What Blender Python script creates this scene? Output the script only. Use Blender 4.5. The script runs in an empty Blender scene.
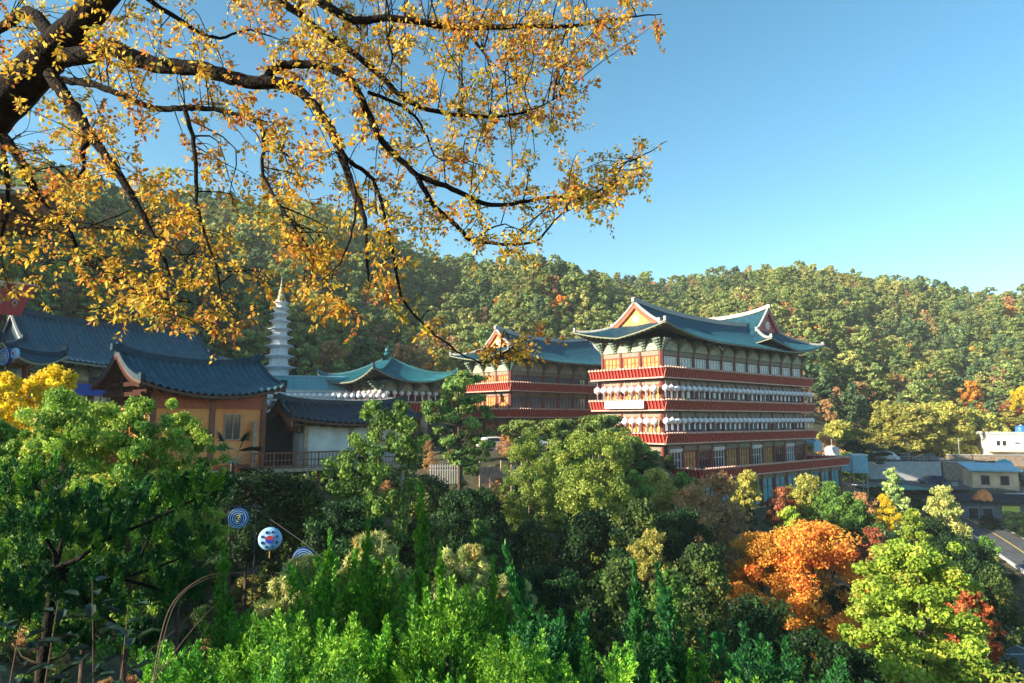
import bpy, math, random
import numpy as np
from mathutils import Vector, Matrix

# ------------------------------------------------------------------ camera, sky, sun, exposure
scene = bpy.context.scene
F = 683.0
PITCH = math.radians(6.475)
cam_d = bpy.data.cameras.new('camera')
cam_d.lens = 24.0; cam_d.sensor_width = 36.0
cam_d.clip_start = 0.1; cam_d.clip_end = 6000
cam = bpy.data.objects.new('camera', cam_d)
scene.collection.objects.link(cam)
cam.location = (0, 0, 0)
cam.rotation_euler = (math.radians(90) + PITCH, 0, 0)
scene.camera = cam

SUN_AZ = Vector((-0.93, -0.37, 0)).normalized()
SUN_EL = math.radians(20)
world = bpy.data.worlds.new('World'); scene.world = world
world.use_nodes = True
nt = world.node_tree
bg = nt.nodes['Background']
sky = nt.nodes.new('ShaderNodeTexSky'); sky.sky_type = 'NISHITA'; sky.sun_disc = False
sky.sun_elevation = SUN_EL
sky.sun_rotation = math.atan2(SUN_AZ.x, SUN_AZ.y)
sky.air_density = 1.0; sky.dust_density = 0.6; sky.ozone_density = 1.6; sky.altitude = 100
hs = nt.nodes.new('ShaderNodeHueSaturation')
hs.inputs['Hue'].default_value = 0.478; hs.inputs['Saturation'].default_value = 1.3; pass
hs.inputs['Value'].default_value = 0.3
gm_ = nt.nodes.new('ShaderNodeGamma'); gm_.inputs[1].default_value = 1.08
hv = nt.nodes.new('ShaderNodeHueSaturation'); hv.inputs['Value'].default_value = 2.0; hv.inputs['Saturation'].default_value = .95
nt.links.new(sky.outputs[0], hs.inputs['Color']); nt.links.new(hs.outputs[0], gm_.inputs[0]); nt.links.new(gm_.outputs[0], hv.inputs['Color']); nt.links.new(hv.outputs[0], bg.inputs[0])
bg.inputs[1].default_value = 0.15
sun_d = bpy.data.lights.new('sun', 'SUN'); sun_d.energy = 4.8; sun_d.angle = math.radians(0.5)
sun_d.color = (1.0, 0.86, 0.66)
sun = bpy.data.objects.new('sun', sun_d); scene.collection.objects.link(sun)
sd = Vector((SUN_AZ.x*math.cos(SUN_EL), SUN_AZ.y*math.cos(SUN_EL), math.sin(SUN_EL)))
sun.rotation_euler = sd.to_track_quat('Z', 'Y').to_euler()
sun.location = (0, 0, 60)
scene.view_settings.view_transform = 'Standard'
scene.view_settings.look = 'None'
scene.view_settings.exposure = 1.52
scene.view_settings.gamma = 1.0
scene.render.resolution_x = 1024; scene.render.resolution_y = 683
scene.render.engine = 'CYCLES'
scene.cycles.max_bounces = 6; scene.cycles.transparent_max_bounces = 8

# ------------------------------------------------------------------ helpers
COL = scene.collection
R = math.radians
rng = np.random.default_rng(7)
random.seed(5)

def P(px, py, D):
    """picture position + depth -> place in the world"""
    u = (px-512)/F; v = (341.5-py)/F
    c, s = math.cos(PITCH), math.sin(PITCH)
    k = D/(c - v*s)
    return Vector((u*k, D, (v*c+s)*k))

def lk(o, parent=None):
    COL.objects.link(o)
    if parent is not None: o.parent = parent
    return o
def tag(o, label=None, cat=None, group=None, kind=None):
    if label: o['label'] = label
    if cat: o['category'] = cat
    if group: o['group'] = group
    if kind: o['kind'] = kind
    return o
def thing(name, label, cat, loc=(0, 0, 0), rz=0.0, group=None):
    o = bpy.data.objects.new(name, None); o.empty_display_size = 0.3
    o.location = loc; o.rotation_euler = (0, 0, rz)
    lk(o); return tag(o, label, cat, group)
def copy_thing(src, loc, rz=0.0, scale=(1, 1, 1), label=None, group=None, rot=None):
    r = src.copy(); lk(r); r.location = loc
    r.rotation_euler = rot if rot else (0, 0, rz)
    r.scale = scale
    if label: r['label'] = label
    if group: r['group'] = group
    for ch in list(src.children):
        c = ch.copy(); lk(c, r)
        for g in list(ch.children):
            d = g.copy(); lk(d, c)
    return r

class MB:
    def __init__(s): s.v = []; s.f = []
    def add(s, vs, fs):
        n = len(s.v); s.v += [tuple(v) for v in vs]; s.f += [tuple(i+n for i in f) for f in fs]
    def box(s, x0, x1, y0, y1, z0, z1):
        s.add([(x0,y0,z0),(x1,y0,z0),(x1,y1,z0),(x0,y1,z0),(x0,y0,z1),(x1,y0,z1),(x1,y1,z1),(x0,y1,z1)],
              [(0,3,2,1),(4,5,6,7),(0,1,5,4),(1,2,6,5),(2,3,7,6),(3,0,4,7)])
    def obox(s, c, ax, ay, az):
        c = Vector(c); ax = Vector(ax); ay = Vector(ay); az = Vector(az)
        vs = [c+sx*ax+sy*ay+sz*az for sz in (-1,1) for sx, sy in ((-1,-1),(1,-1),(1,1),(-1,1))]
        s.add(vs, [(0,3,2,1),(4,5,6,7),(0,1,5,4),(1,2,6,5),(2,3,7,6),(3,0,4,7)])
    def tube(s, pts, rad, n=8, caps=True):
        pts = [Vector(p) for p in pts]
        if not hasattr(rad, '__len__'): rad = [rad]*len(pts)
        rad = [float(q) for q in rad]; base = len(s.v); prev = None
        for i, p in enumerate(pts):
            t = (pts[min(i+1, len(pts)-1)]-pts[max(i-1, 0)]).normalized()
            if prev is None:
                a = Vector((0, 0, 1)) if abs(t.z) < .9 else Vector((1, 0, 0))
                u = t.cross(a).normalized()
            else:
                u = (prev - t*prev.dot(t)).normalized()
            w = t.cross(u); prev = u
            for k in range(n):
                an = 2*math.pi*k/n
                s.v.append(tuple(p + rad[i]*(math.cos(an)*u+math.sin(an)*w)))
        for i in range(len(pts)-1):
            for k in range(n):
                a = base+i*n+k; b = base+i*n+(k+1) % n
                s.f.append((a, b, b+n, a+n))
        if caps:
            s.f.append(tuple(base+k for k in range(n))[::-1]); e = base+(len(pts)-1)*n
            s.f.append(tuple(e+k for k in range(n)))
    def lathe(s, prof, n=16, c=(0, 0, 0), ph=0.0):
        base = len(s.v)
        for r, z in prof:
            for k in range(n):
                an = ph+2*math.pi*k/n
                s.v.append((c[0]+r*math.cos(an), c[1]+r*math.sin(an), c[2]+z))
        for i in range(len(prof)-1):
            for k in range(n):
                a = base+i*n+k; b = base+i*n+(k+1) % n
                s.f.append((a, b, b+n, a+n))
        s.f.append(tuple(base+k for k in range(n))[::-1]); e = base+(len(prof)-1)*n
        s.f.append(tuple(e+k for k in range(n)))
    def sweep(s, pts, w, h, up=Vector((0, 0, 1))):
        pts = [Vector(p) for p in pts]; base = len(s.v)
        for i, p in enumerate(pts):
            t = (pts[min(i+1, len(pts)-1)]-pts[max(i-1, 0)]).normalized()
            sd_ = t.cross(up).normalized()
            for a, b in ((-1, 0), (1, 0), (.75, 1), (-.75, 1)):
                s.v.append(tuple(p+sd_*a*w/2+up*b*h))
        for i in range(len(pts)-1):
            for k in range(4):
                a = base+i*4+k; b = base+i*4+(k+1) % 4
                s.f.append((a, a+4, b+4, b))
        s.f.append((base, base+1, base+2, base+3)); e = base+4*(len(pts)-1)
        s.f.append((e+3, e+2, e+1, e))
    def prism(s, poly, d):
        """poly: planar list of Vectors, extruded along d"""
        n = len(poly); d = Vector(d); vs = [Vector(p) for p in poly]
        vs = vs+[p+d for p in vs]
        s.add(vs, [tuple(range(n))[::-1], tuple(range(n, 2*n))]+[(i, (i+1) % n, (i+1) % n+n, i+n) for i in range(n)])
    def build(s, name, mat, parent=None, smooth=False):
        me = bpy.data.meshes.new(name)
        me.from_pydata(s.v, [], s.f); me.update()
        if smooth: me.polygons.foreach_set('use_smooth', [True]*len(me.polygons))
        me.materials.append(mat)
        return lk(bpy.data.objects.new(name, me), parent)

def np_mesh(name, V, Q, mat, col=None, smooth=False):
    me = bpy.data.meshes.new(name)
    V = np.asarray(V, np.float32); Q = np.asarray(Q, np.int32); k = Q.shape[1]
    me.vertices.add(len(V)); me.vertices.foreach_set('co', V.ravel())
    me.loops.add(Q.size); me.loops.foreach_set('vertex_index', Q.ravel())
    me.polygons.add(len(Q)); me.polygons.foreach_set('loop_start', np.arange(0, Q.size, k, dtype=np.int32))
    if smooth: me.polygons.foreach_set('use_smooth', np.ones(len(Q), bool))
    if col is not None:
        at = me.attributes.new('col', 'FLOAT_COLOR', 'FACE')
        c4 = np.ones((len(Q), 4), np.float32); c4[:, :3] = col
        at.data.foreach_set('color', c4.ravel())
    me.update(calc_edges=True)
    me.materials.append(mat)
    return me

# ------------------------------------------------------------------ materials
def newmat(name):
    m = bpy.data.materials.new(name); m.use_nodes = True
    return m, m.node_tree, m.node_tree.nodes['Principled BSDF']
def mat(name, c, rough=0.7, var=0.25, scale=3.0, bump=0.0, metal=0.0, c2=None, detail=4, spec=None, obj=True):
    m, t, b = newmat(name)
    tc = t.nodes.new('ShaderNodeTexCoord'); nz = t.nodes.new('ShaderNodeTexNoise')
    nz.inputs['Scale'].default_value = scale; nz.inputs['Detail'].default_value = detail
    t.links.new(tc.outputs['Object'], nz.inputs['Vector'])
    mx = t.nodes.new('ShaderNodeMix'); mx.data_type = 'RGBA'
    if c2 is None: c2 = tuple(x*(1+var) for x in c); c = tuple(x*(1-var) for x in c)
    mr = t.nodes.new('ShaderNodeMapRange'); mr.inputs[1].default_value = .32; mr.inputs[2].default_value = .68
    t.links.new(nz.outputs[0], mr.inputs[0]); t.links.new(mr.outputs[0], mx.inputs[0])
    mx.inputs[6].default_value = (*c, 1); mx.inputs[7].default_value = (*c2, 1)
    t.links.new(mx.outputs[2], b.inputs['Base Color'])
    b.inputs['Roughness'].default_value = rough; b.inputs['Metallic'].default_value = metal
    if spec is not None: b.inputs['Specular IOR Level'].default_value = spec
    if bump:
        bp = t.nodes.new('ShaderNodeBump'); bp.inputs['Strength'].default_value = bump; bp.inputs['Distance'].default_value = .05
        n2 = t.nodes.new('ShaderNodeTexNoise'); n2.inputs['Scale'].default_value = scale*5; n2.inputs['Detail'].default_value = 5
        t.links.new(tc.outputs['Object'], n2.inputs['Vector'])
        t.links.new(n2.outputs[0], bp.inputs['Height']); t.links.new(bp.outputs[0], b.inputs['Normal'])
    return m

def foliage(name, transl=0.35, rough=0.55, hue=0.008, val=0.25, spec=0.25):
    m, t, b = newmat(name)
    at = t.nodes.new('ShaderNodeAttribute'); at.attribute_name = 'col'
    oi = t.nodes.new('ShaderNodeObjectInfo'); h = t.nodes.new('ShaderNodeHueSaturation')
    a1 = t.nodes.new('ShaderNodeMapRange'); a1.inputs[3].default_value = .5-hue; a1.inputs[4].default_value = .5+hue
    a2 = t.nodes.new('ShaderNodeMapRange'); a2.inputs[3].default_value = 1-val; a2.inputs[4].default_value = 1+val
    wn = t.nodes.new('ShaderNodeTexWhiteNoise'); wn.noise_dimensions = '1D'
    t.links.new(oi.outputs['Random'], wn.inputs['W'])
    t.links.new(oi.outputs['Random'], a1.inputs[0]); t.links.new(wn.outputs['Value'], a2.inputs[0])
    t.links.new(a1.outputs[0], h.inputs['Hue']); t.links.new(a2.outputs[0], h.inputs['Value'])
    t.links.new(at.outputs['Color'], h.inputs['Color'])
    t.links.new(h.outputs[0], b.inputs['Base Color'])
    b.inputs['Roughness'].default_value = rough; b.inputs['Specular IOR Level'].default_value = spec
    tr = t.nodes.new('ShaderNodeBsdfTranslucent'); mx = t.nodes.new('ShaderNodeMixShader')
    mx.inputs[0].default_value = transl
    t.links.new(h.outputs[0], tr.inputs['Color'])
    out = t.nodes['Material Output']
    t.links.new(b.outputs[0], mx.inputs[1]); t.links.new(tr.outputs[0], mx.inputs[2]); t.links.new(mx.outputs[0], out.inputs['Surface'])
    return m

M = {}
M['leaf'] = foliage('foliage')
M['leaf_thin'] = foliage('thin autumn foliage', transl=.5, hue=0.0, val=0.0)
M['needle'] = foliage('conifer foliage', transl=.25, hue=.010, val=.25)
M['glossleaf'] = foliage('glossy foliage', transl=.1, rough=.25, spec=.6, hue=0, val=.1)
M['bark'] = mat('bark', (.05, .036, .026), .9, scale=6, bump=.8, c2=(.12, .09, .065), spec=.15)
M['bark_dark'] = mat('dark bark', (.010, .008, .007), .9, scale=7, bump=1, c2=(.03, .024, .02), spec=.1)
M['bark_pale'] = mat('pale bark', (.22, .17, .12), .9, scale=6, bump=.5)
M['roof_blue'] = mat('blue grey roof tile', (.004, .046, .074), .5, var=.3, scale=1.6, c2=(.020, .092, .125), detail=8)
M['roof_teal'] = mat('teal roof tile', (.006, .075, .10), .5, scale=.9, c2=(.014, .125, .145))
M['roof_slate'] = mat('slate roof tile', (.014, .02, .027), .6, scale=1.5, c2=(.028, .036, .044))
M['roof_grey'] = mat('weathered roof tile', (.10, .12, .13), .6, scale=1.5, c2=(.17, .19, .19))
M['ridge_pale'] = mat('ridge plaster and tile', (.25, .25, .24), .8, scale=3, c2=(.42, .41, .38))
M['ridge_blue'] = mat('ridge tile', (.008, .032, .055), .6, scale=3, c2=(.02, .055, .08), spec=.2)
M['soffit'] = mat('painted rafters', (.11, .17, .12), .7, scale=2.5, c2=(.26, .24, .15))
M['soffit_wood'] = mat('timber rafters', (.10, .045, .025), .8, scale=3)
M['gable_orange'] = mat('orange painted gable', (.62, .20, .05), .7, scale=2, c2=(.75, .36, .10))
M['gable_red'] = mat('red painted gable', (.45, .07, .06), .7, scale=2, c2=(.52, .14, .12))
M['gable_blue'] = mat('dark blue gable', (.02, .06, .09), .8)
M['gable_white'] = mat('white gable emblem', (.72, .66, .58), .7)
M['red'] = mat('red paint', (.30, .013, .016), .5, scale=4, c2=(.42, .026, .026))
M['red_light'] = mat('orange red paint', (.50, .085, .05), .55, scale=4, c2=(.58, .14, .08))
M['rail_pink'] = mat('pale pink rail', (.60, .36, .28), .6)
M['column'] = mat('red brown column', (.16, .035, .026), .55, scale=4)
M['wall_beam'] = mat('painted beam', (.14, .17, .13), .7, scale=3.5, c2=(.30, .22, .15), detail=8)
M['wall_pale'] = mat('pale wall', (.50, .44, .34), .8, scale=2)
M['panel_green'] = mat('pale green painted panel', (.20, .27, .22), .7, scale=1.6, c2=(.50, .44, .30), detail=8)
M['panel_yellow'] = mat('ochre painted panel', (.34, .15, .035), .7, scale=1.2, c2=(.58, .36, .12))
M['bracket'] = mat('green bracket', (.06, .12, .09), .7, scale=6, c2=(.16, .20, .14))
M['glass'] = mat('window glass', (.10, .16, .20), .08, var=.3, scale=.6, spec=.8)
M['glass_pale'] = mat('curtained glass', (.42, .50, .54), .15, var=.2, scale=.9, spec=.6)
M['glass_dark'] = mat('dark glass', (.02, .03, .04), .08, var=.3, spec=.8)
M['frame_white'] = mat('white frame', (.68, .66, .62), .6, var=.08)
M['white'] = mat('white paint', (.52, .50, .46), .8, scale=.9, c2=(.76, .75, .72), detail=9)
M['white_stone'] = mat('white granite', (.55, .57, .58), .7, var=.12, scale=2, bump=.2)
M['lantern'] = mat('white paper', (.80, .78, .78), .8, var=.04)
M['lantern_pink'] = mat('pink paper', (.74, .50, .52), .8, var=.08)
M['stone'] = mat('rubble stone', (.16, .12, .09), .95, scale=2.2, bump=1.0, c2=(.36, .28, .21), detail=8)
M['concrete'] = mat('concrete', (.33, .35, .35), .9, scale=1.2, bump=.2, c2=(.46, .47, .46), detail=8)
M['asphalt'] = mat('asphalt', (.05, .055, .06), .9, scale=.8, bump=.3, c2=(.09, .095, .10), detail=8)
M['orange_wall'] = mat('orange plaster', (.80, .21, .05), .85, scale=.8, c2=(.90, .36, .11), detail=9)
M['timber'] = mat('red brown timber', (.17, .055, .028), .7, scale=4, c2=(.28, .10, .05))
M['timber_red'] = mat('red timber lintel', (.42, .09, .035), .7, scale=4)
M['timber_pale'] = mat('pale worn timber', (.40, .28, .20), .8, scale=4)
M['blue_cloth'] = mat('blue cloth', (.02, .08, .42), .8, var=.15)
M['metal'] = mat('grey metal', (.30, .32, .33), .4, metal=.6)
M['metal_blue'] = mat('blue sheet metal', (.16, .38, .50), .5, scale=1.0, c2=(.24, .48, .60))
M['metal_teal'] = mat('blue green panel', (.06, .30, .38), .3, scale=.6, c2=(.10, .40, .48))
M['tarp_orange'] = mat('orange tarpaulin', (.70, .22, .05), .6, scale=2, bump=.5)
M['banner'] = mat('pale banner cloth', (.46, .54, .58), .8, scale=1.2, c2=(.62, .68, .70))
M['black'] = mat('black', (.012, .012, .014), .6)
M['rubber'] = mat('rubber', (.02, .02, .022), .8)
M['paint_white'] = mat('road paint', (.7, .7, .68), .7, var=.1)
M['paint_yellow'] = mat('yellow road paint', (.65, .45, .08), .7, var=.1)
M['cream'] = mat('cream wall', (.50, .37, .22), .85, scale=.7, c2=(.72, .56, .36), detail=9)
M['sign_yellow'] = mat('yellow green board', (.55, .62, .10), .6, var=.1)
M['blue_plastic'] = mat('blue plastic', (.03, .16, .48), .4, var=.1)
M['green_floor'] = mat('green painted floor', (.06, .24, .17), .8, scale=1.0)

# ------------------------------------------------------------------ terrain height
PH = np.array([-180,-125,-95,-70,-55,-42,-36.9,-31,-24.6,-17,-9,-1,7.3,15.4,22.9,29.6,36.9,45,60,90,180.])
RR = np.array([0,4,8,14,22,30,40,50,60,70,80,95,115,140,170,200.])
_T = {
 -180:[-1.7,-1.6,-1.5,-1,0,1,2,3,4,5,6,7,8,9,10,11],
 -125:[-1.7,-1.8,-1.5,-1,0,1,2,3,4,5,6,7,8,9,10,11],
 -95:[-1.7,-2.2,-2.6,-3,-3,-2.5,-1,0,1,2,4,6,8,10,12,14],
 -70:[-1.7,-2.4,-3.4,-4.5,-5,-4.5,-3,0,3,8,12,18,24,30,36,40],
 -55:[-1.7,-2.5,-4,-5.5,-6,-5.5,-3,0,2,5,9,15,22,30,36,40],
 -42:[-1.7,-2.6,-4.5,-6.5,-7.5,-7,-4.5,-2,0,1.5,3,6,12,20,26,30],
 -36.9:[-1.7,-2.6,-4.5,-6.5,-7.5,-7,-5,-3,-1.5,-.5,0,2,6,13,20,25],
 -31:[-1.7,-2.6,-4.5,-6.5,-8,-8,-5.5,-4,-2.5,-1.5,-1,0,2,8,14,20],
 -24.6:[-1.7,-2.6,-4.5,-6.5,-9,-9,-6.5,-4.5,-3.5,-2.5,-2,-1,0,4,10,16],
 -17:[-1.7,-2.6,-4.5,-7,-9.5,-10,-8.5,-6.5,-5,-4,-3,-2,-1,3,8,14],
 -9:[-1.7,-2.7,-4.7,-7.2,-10,-11.3,-11,-9.5,-7.5,-5,-4,-3,-2,2,7,12],
 -1:[-1.7,-2.8,-4.8,-7.5,-10.5,-12.3,-12.5,-11,-8,-4.9,-3.4,-3.2,-3,0,4,8],
 7.3:[-1.7,-2.8,-4.9,-7.8,-11.5,-13.5,-14.5,-14,-12.5,-9.5,-6,-4.5,-3.5,-2,1,4],
 15.4:[-1.7,-2.8,-5,-8,-12,-14.5,-16.5,-16.5,-15.5,-13.5,-11.5,-11,-10.8,-8,-3,1],
 22.9:[-1.7,-2.8,-5,-8.5,-13,-16,-19,-20,-19.5,-18,-16,-13.2,-11.6,-9.5,-6,-2],
 29.6:[-1.7,-3,-5.5,-9,-14,-18,-21.5,-23,-23,-22,-20,-16.5,-13.3,-11.5,-8,-4],
 36.9:[-1.7,-3,-5.5,-9.5,-15,-19.5,-23.5,-25.5,-25.5,-25,-24,-21,-17.8,-14.2,-11,-6],
 45:[-1.7,-3,-5.5,-9.5,-15,-20,-24,-26,-27,-27,-26,-24,-21,-17,-13,-9],
 60:[-1.7,-3,-5.5,-9,-14,-19,-23,-26,-28,-28,-28,-27,-25,-22,-18,-15],
 90:[-1.7,-2.5,-4,-6,-9,-12,-15,-18,-20,-22,-24,-26,-27,-27,-27,-27],
 180:[-1.7,-1.6,-1.5,-1,0,1,2,3,4,5,6,7,8,9,10,11]}
TT = np.array([_T[float(k) if k in (-36.9,-24.6,7.3,15.4,22.9,29.6,36.9) else int(k)] for k in PH])
RF = np.array([150,150,140,75,90,100,115,125,132,135,138,138,138,140,155,185,198,198,198,198,150.])
RD = np.array([400,400,350,240,270,290,300,300,300,310,330,350,370,390,400,410,410,410,410,400,400.])
ZR = np.array([22,22,24,75,76,74,72,80,82,82,76,73,66,68,71,64,51,40,22,0,22.])
def _ground(x, y):
    x = np.asarray(x, float); y = np.asarray(y, float)
    r = np.hypot(x, y); ph = np.degrees(np.arctan2(x, y))
    i = np.clip(np.searchsorted(PH, ph)-1, 0, len(PH)-2)
    w = (ph-PH[i])/(PH[i+1]-PH[i]); w = w*w*(3-2*w)*.6+w*.4
    rf = RF[i]*(1-w)+RF[i+1]*w; rd = RD[i]*(1-w)+RD[i+1]*w; zr = ZR[i]*(1-w)+ZR[i+1]*w
    def tab(rq):
        j = np.clip(np.searchsorted(RR, rq)-1, 0, len(RR)-2)
        s = np.clip((rq-RR[j])/(RR[j+1]-RR[j]), 0, 1)
        a = TT[i, j]*(1-s)+TT[i, j+1]*s; b = TT[i+1, j]*(1-s)+TT[i+1, j+1]*s
        return a*(1-w)+b*w
    z0 = tab(np.minimum(r, rf)); zf = tab(rf)
    s = np.clip((r-rf)/(rd-rf), 0, 1)
    wob = 3.0*np.sin(x*.031+y*.017)*np.sin(y*.023-x*.011)+1.6*np.sin(x*.075+1)*np.cos(y*.06)+5*np.sin(ph*.33+.6)*np.sin(s*3.1)
    z = z0 + np.where(r > rf, (zr-zf)*(.45*s+.55*np.sin(s*math.pi/2)) + wob*np.clip(s*3, 0, 1)*np.clip((1.15-s)*4, .35, 1), 0)
    z = np.where(r > rd, z-(r-rd)*.22, z)
    return z
# level pads where buildings and car parks stand: (centre, half sizes, rotation, height, margin)
PADS = []
def ground(x, y):
    z = _ground(x, y); x = np.asarray(x, float); y = np.asarray(y, float)
    for (cx, cy, hx, hy, rz, pz, mg) in PADS:
        c, s = math.cos(rz), math.sin(rz)
        lx = (x-cx)*c+(y-cy)*s; ly = -(x-cx)*s+(y-cy)*c
        d = np.hypot(np.maximum(np.abs(lx)-hx, 0), np.maximum(np.abs(ly)-hy, 0))
        w = np.clip(1-d/mg, 0, 1); w = w*w*(3-2*w)
        z = z*(1-w)+pz*w
    return z
def gz(x, y): return float(ground(np.array([x]), np.array([y]))[0])
# ------------------------------------------------------------------ setting: ground, road, car parks
HDIR = math.atan2(.662, .749)          # direction of the long halls
HALL = (18.2, 83.0)
def loc2w(o, rz, x, y):
    c, s = math.cos(rz), math.sin(rz)
    return (o[0]+x*c-y*s, o[1]+x*s+y*c)
def pad(o, rz, x0, x1, y0, y1, z, mg):
    cx, cy = loc2w(o, rz, (x0+x1)/2, (y0+y1)/2)
    PADS.append((cx, cy, (x1-x0)/2, (y1-y0)/2, rz, z, mg))
pad(HALL, HDIR, -1, 42, 0, 9, -11.2, 7)
pad((-.3, 104), HDIR, 0, 24, 0, 9, -3.6, 6)
PADS.append((6, 84, 9, 5, .2, -3.6, 7))             # small car park below the second hall
PADS.append((79, 143, 16, 7, .1, -8.5, 6))          # upper car park
PADS.append((73, 124, 13, 8, .15, -11.8, 7))        # lower car park
PADS.append((112, 152, 13, 8, .1, -9.5, 6))         # yard of the white house
PADS.append((57, 76, 8, 9, 0, -24.3, 8))            # marked lot at the bottom right
ROAD = [(60, 132, -11.6), (66, 122, -12.2), (69.5, 111, -14.6), (70, 102, -16.6), (69, 93, -18.6), (68, 84, -21), (64, 76, -24.2), (60, 66, -25.5), (58, 50, -26)]
def road_info(x, y):
    best = np.full(np.shape(x), 1e9); zz = np.zeros(np.shape(x))
    for a, b in zip(ROAD[:-1], ROAD[1:]):
        dx, dy = b[0]-a[0], b[1]-a[1]
        t = np.clip(((x-a[0])*dx+(y-a[1])*dy)/(dx*dx+dy*dy), 0, 1)
        d = np.hypot(x-a[0]-t*dx, y-a[1]-t*dy)
        m = d < best
        best = np.where(m, d, best); zz = np.where(m, a[2]+t*(b[2]-a[2]), zz)
    return best, zz
_g0 = ground
def ground(x, y):
    z = _g0(x, y); x = np.asarray(x, float); y = np.asarray(y, float)
    d, zz = road_info(x, y)
    w = np.clip(1-(d-4.2)/5, 0, 1); w = w*w*(3-2*w)
    z = z*(1-w)+zz*w
    r = np.hypot(x, y)
    z = np.where(r > 430, np.maximum(z, -45), z)
    return z

def build_terrain():
    th = np.radians(np.concatenate([np.arange(-180, -60, 2.), np.arange(-60, 60, .45), np.arange(60, 180.01, 2.)]))
    rr = np.concatenate([[.0], np.arange(1, 60, 1.), np.arange(60, 180, 1.5), np.arange(180, 460, 4.), np.geomspace(465, 4000, 16)])
    Rg, Tg = np.meshgrid(rr, th, indexing='ij')
    X = Rg*np.sin(Tg); Y = Rg*np.cos(Tg)
    Z = ground(X, Y)
    Z = Z+(.12*np.sin(X*1.7)*np.cos(Y*1.3)+.08*np.sin(X*3.1+Y*2.3))*(np.abs(road_info(X, Y)[0]) > 6)*(Rg > 3)*(Rg < 60)
    V = np.stack([X, Y, Z], -1).reshape(-1, 3)
    n, m = Rg.shape
    idx = np.arange(n*m).reshape(n, m)
    Q = np.stack([idx[:-1, :-1], idx[1:, :-1], idx[1:, 1:], idx[:-1, 1:]], -1).reshape(-1, 4)[:, ::-1]
    g, t, b = newmat('forest floor')
    tc = t.nodes.new('ShaderNodeTexCoord')
    n1 = t.nodes.new('ShaderNodeTexNoise'); n1.inputs['Scale'].default_value = .07; n1.inputs['Detail'].default_value = 8
    n2 = t.nodes.new('ShaderNodeTexNoise'); n2.inputs['Scale'].default_value = 1.5; n2.inputs['Detail'].default_value = 8
    r1 = t.nodes.new('ShaderNodeValToRGB'); r2 = t.nodes.new('ShaderNodeMix'); r2.data_type = 'RGBA'; r2.blend_type = 'MULTIPLY'
    e = r1.color_ramp.elements
    e[0].position = .3; e[0].color = (.035, .045, .018, 1); e[1].position = .72; e[1].color = (.20, .12, .055, 1)
    e2 = e.new(.5); e2.color = (.09, .075, .032, 1)
    rr2 = t.nodes.new('ShaderNodeMapRange'); rr2.inputs[1].default_value = .3; rr2.inputs[2].default_value = .7; rr2.inputs[3].default_value = .45; rr2.inputs[4].default_value = 1.3
    t.links.new(tc.outputs['Object'], n1.inputs[0]); t.links.new(tc.outputs['Object'], n2.inputs[0])
    t.links.new(n1.outputs[0], r1.inputs[0]); t.links.new(n2.outputs[0], rr2.inputs[0])
    r2.inputs[0].default_value = 1
    t.links.new(r1.outputs[0], r2.inputs[6]); t.links.new(rr2.outputs[0], r2.inputs[7]); t.links.new(r2.outputs[2], b.inputs['Base Color'])
    b.inputs['Roughness'].default_value = .95
    me = np_mesh('ground', V, Q, g, smooth=True)
    o = lk(bpy.data.objects.new('ground', me)); tag(o, kind='structure')
build_terrain()

def sheet(name, pts, z, m, kind='structure', th=.05):
    mb = MB(); mb.prism([Vector((p[0], p[1], z)) for p in pts], (0, 0, th))
    return tag(mb.build(name, m), kind=kind)
def ribbon(name, pts, w, off, dz, m, thick=.04, kind='structure'):
    mb = MB(); n = len(pts); vs = []
    for i, p in enumerate(pts):
        a = Vector(pts[max(i-1, 0)]); b_ = Vector(pts[min(i+1, n-1)]); t = (b_-a).normalized(); s = Vector((t.y, -t.x, 0)).normalized()
        for k in (off-w/2, off+w/2):
            vs.append(Vector(p)+s*k+Vector((0, 0, dz)))
    vs += [v-Vector((0, 0, thick)) for v in vs]
    fs = []
    for i in range(n-1):
        a = 2*i; fs.append((a, a+1, a+3, a+2)); b0 = a+2*n
        fs += [(a+1, b0+1, b0+3, a+3), (a, a+2, b0+2, b0)]
    mb.add(vs, fs); return tag(mb.build(name, m), kind=kind)
def smooth_pts(pts, k=6):
    out = []; p = [Vector(q) for q in pts]
    for i in range(len(p)-1):
        p0 = p[max(i-1, 0)]; p1 = p[i]; p2 = p[i+1]; p3 = p[min(i+2, len(p)-1)]
        for j in range(k):
            t = j/k
            out.append(.5*((2*p1)+(-p0+p2)*t+(2*p0-5*p1+4*p2-p3)*t*t+(-p0+3*p1-3*p2+p3)*t**3))
    out.append(p[-1]); return out
rp = smooth_pts(ROAD, 5)
ribbon('road', rp, 6.6, 0, .16, M['asphalt'], .3)
ribbon('road_marking', rp, .16, 0, .168, M['paint_yellow'], .006)
ribbon('road_edge_marking', rp, .14, -2.9, .168, M['paint_white'], .006)
ribbon('kerb', rp, .3, 3.5, .3, M['concrete'], .5)
def padsheet(name, k, m, shrink=.0, dz=.06):
    cx, cy, hx, hy, rz, z, mg = PADS[k]
    pts = [loc2w((cx, cy), rz, sx*(hx-shrink), sy*(hy-shrink)) for sx, sy in ((-1, -1), (1, -1), (1, 1), (-1, 1))]
    return sheet(name, pts, z+dz, m)
padsheet('car_park', 2, M['asphalt'])
padsheet('upper_car_park', 3, M['asphalt'])
padsheet('lower_car_park', 4, M['asphalt'])
padsheet('yard', 5, M['concrete'])
padsheet('marked_lot', 6, M['asphalt'])
pp = PADS[6]
for q in range(4):
    x = 50.6+q*3.6
    sheet('parking_line', [(x, 74), (x+.14, 74), (x+.14, 81), (x, 81)], pp[5]+.113, M['paint_white'], th=.004)
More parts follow.
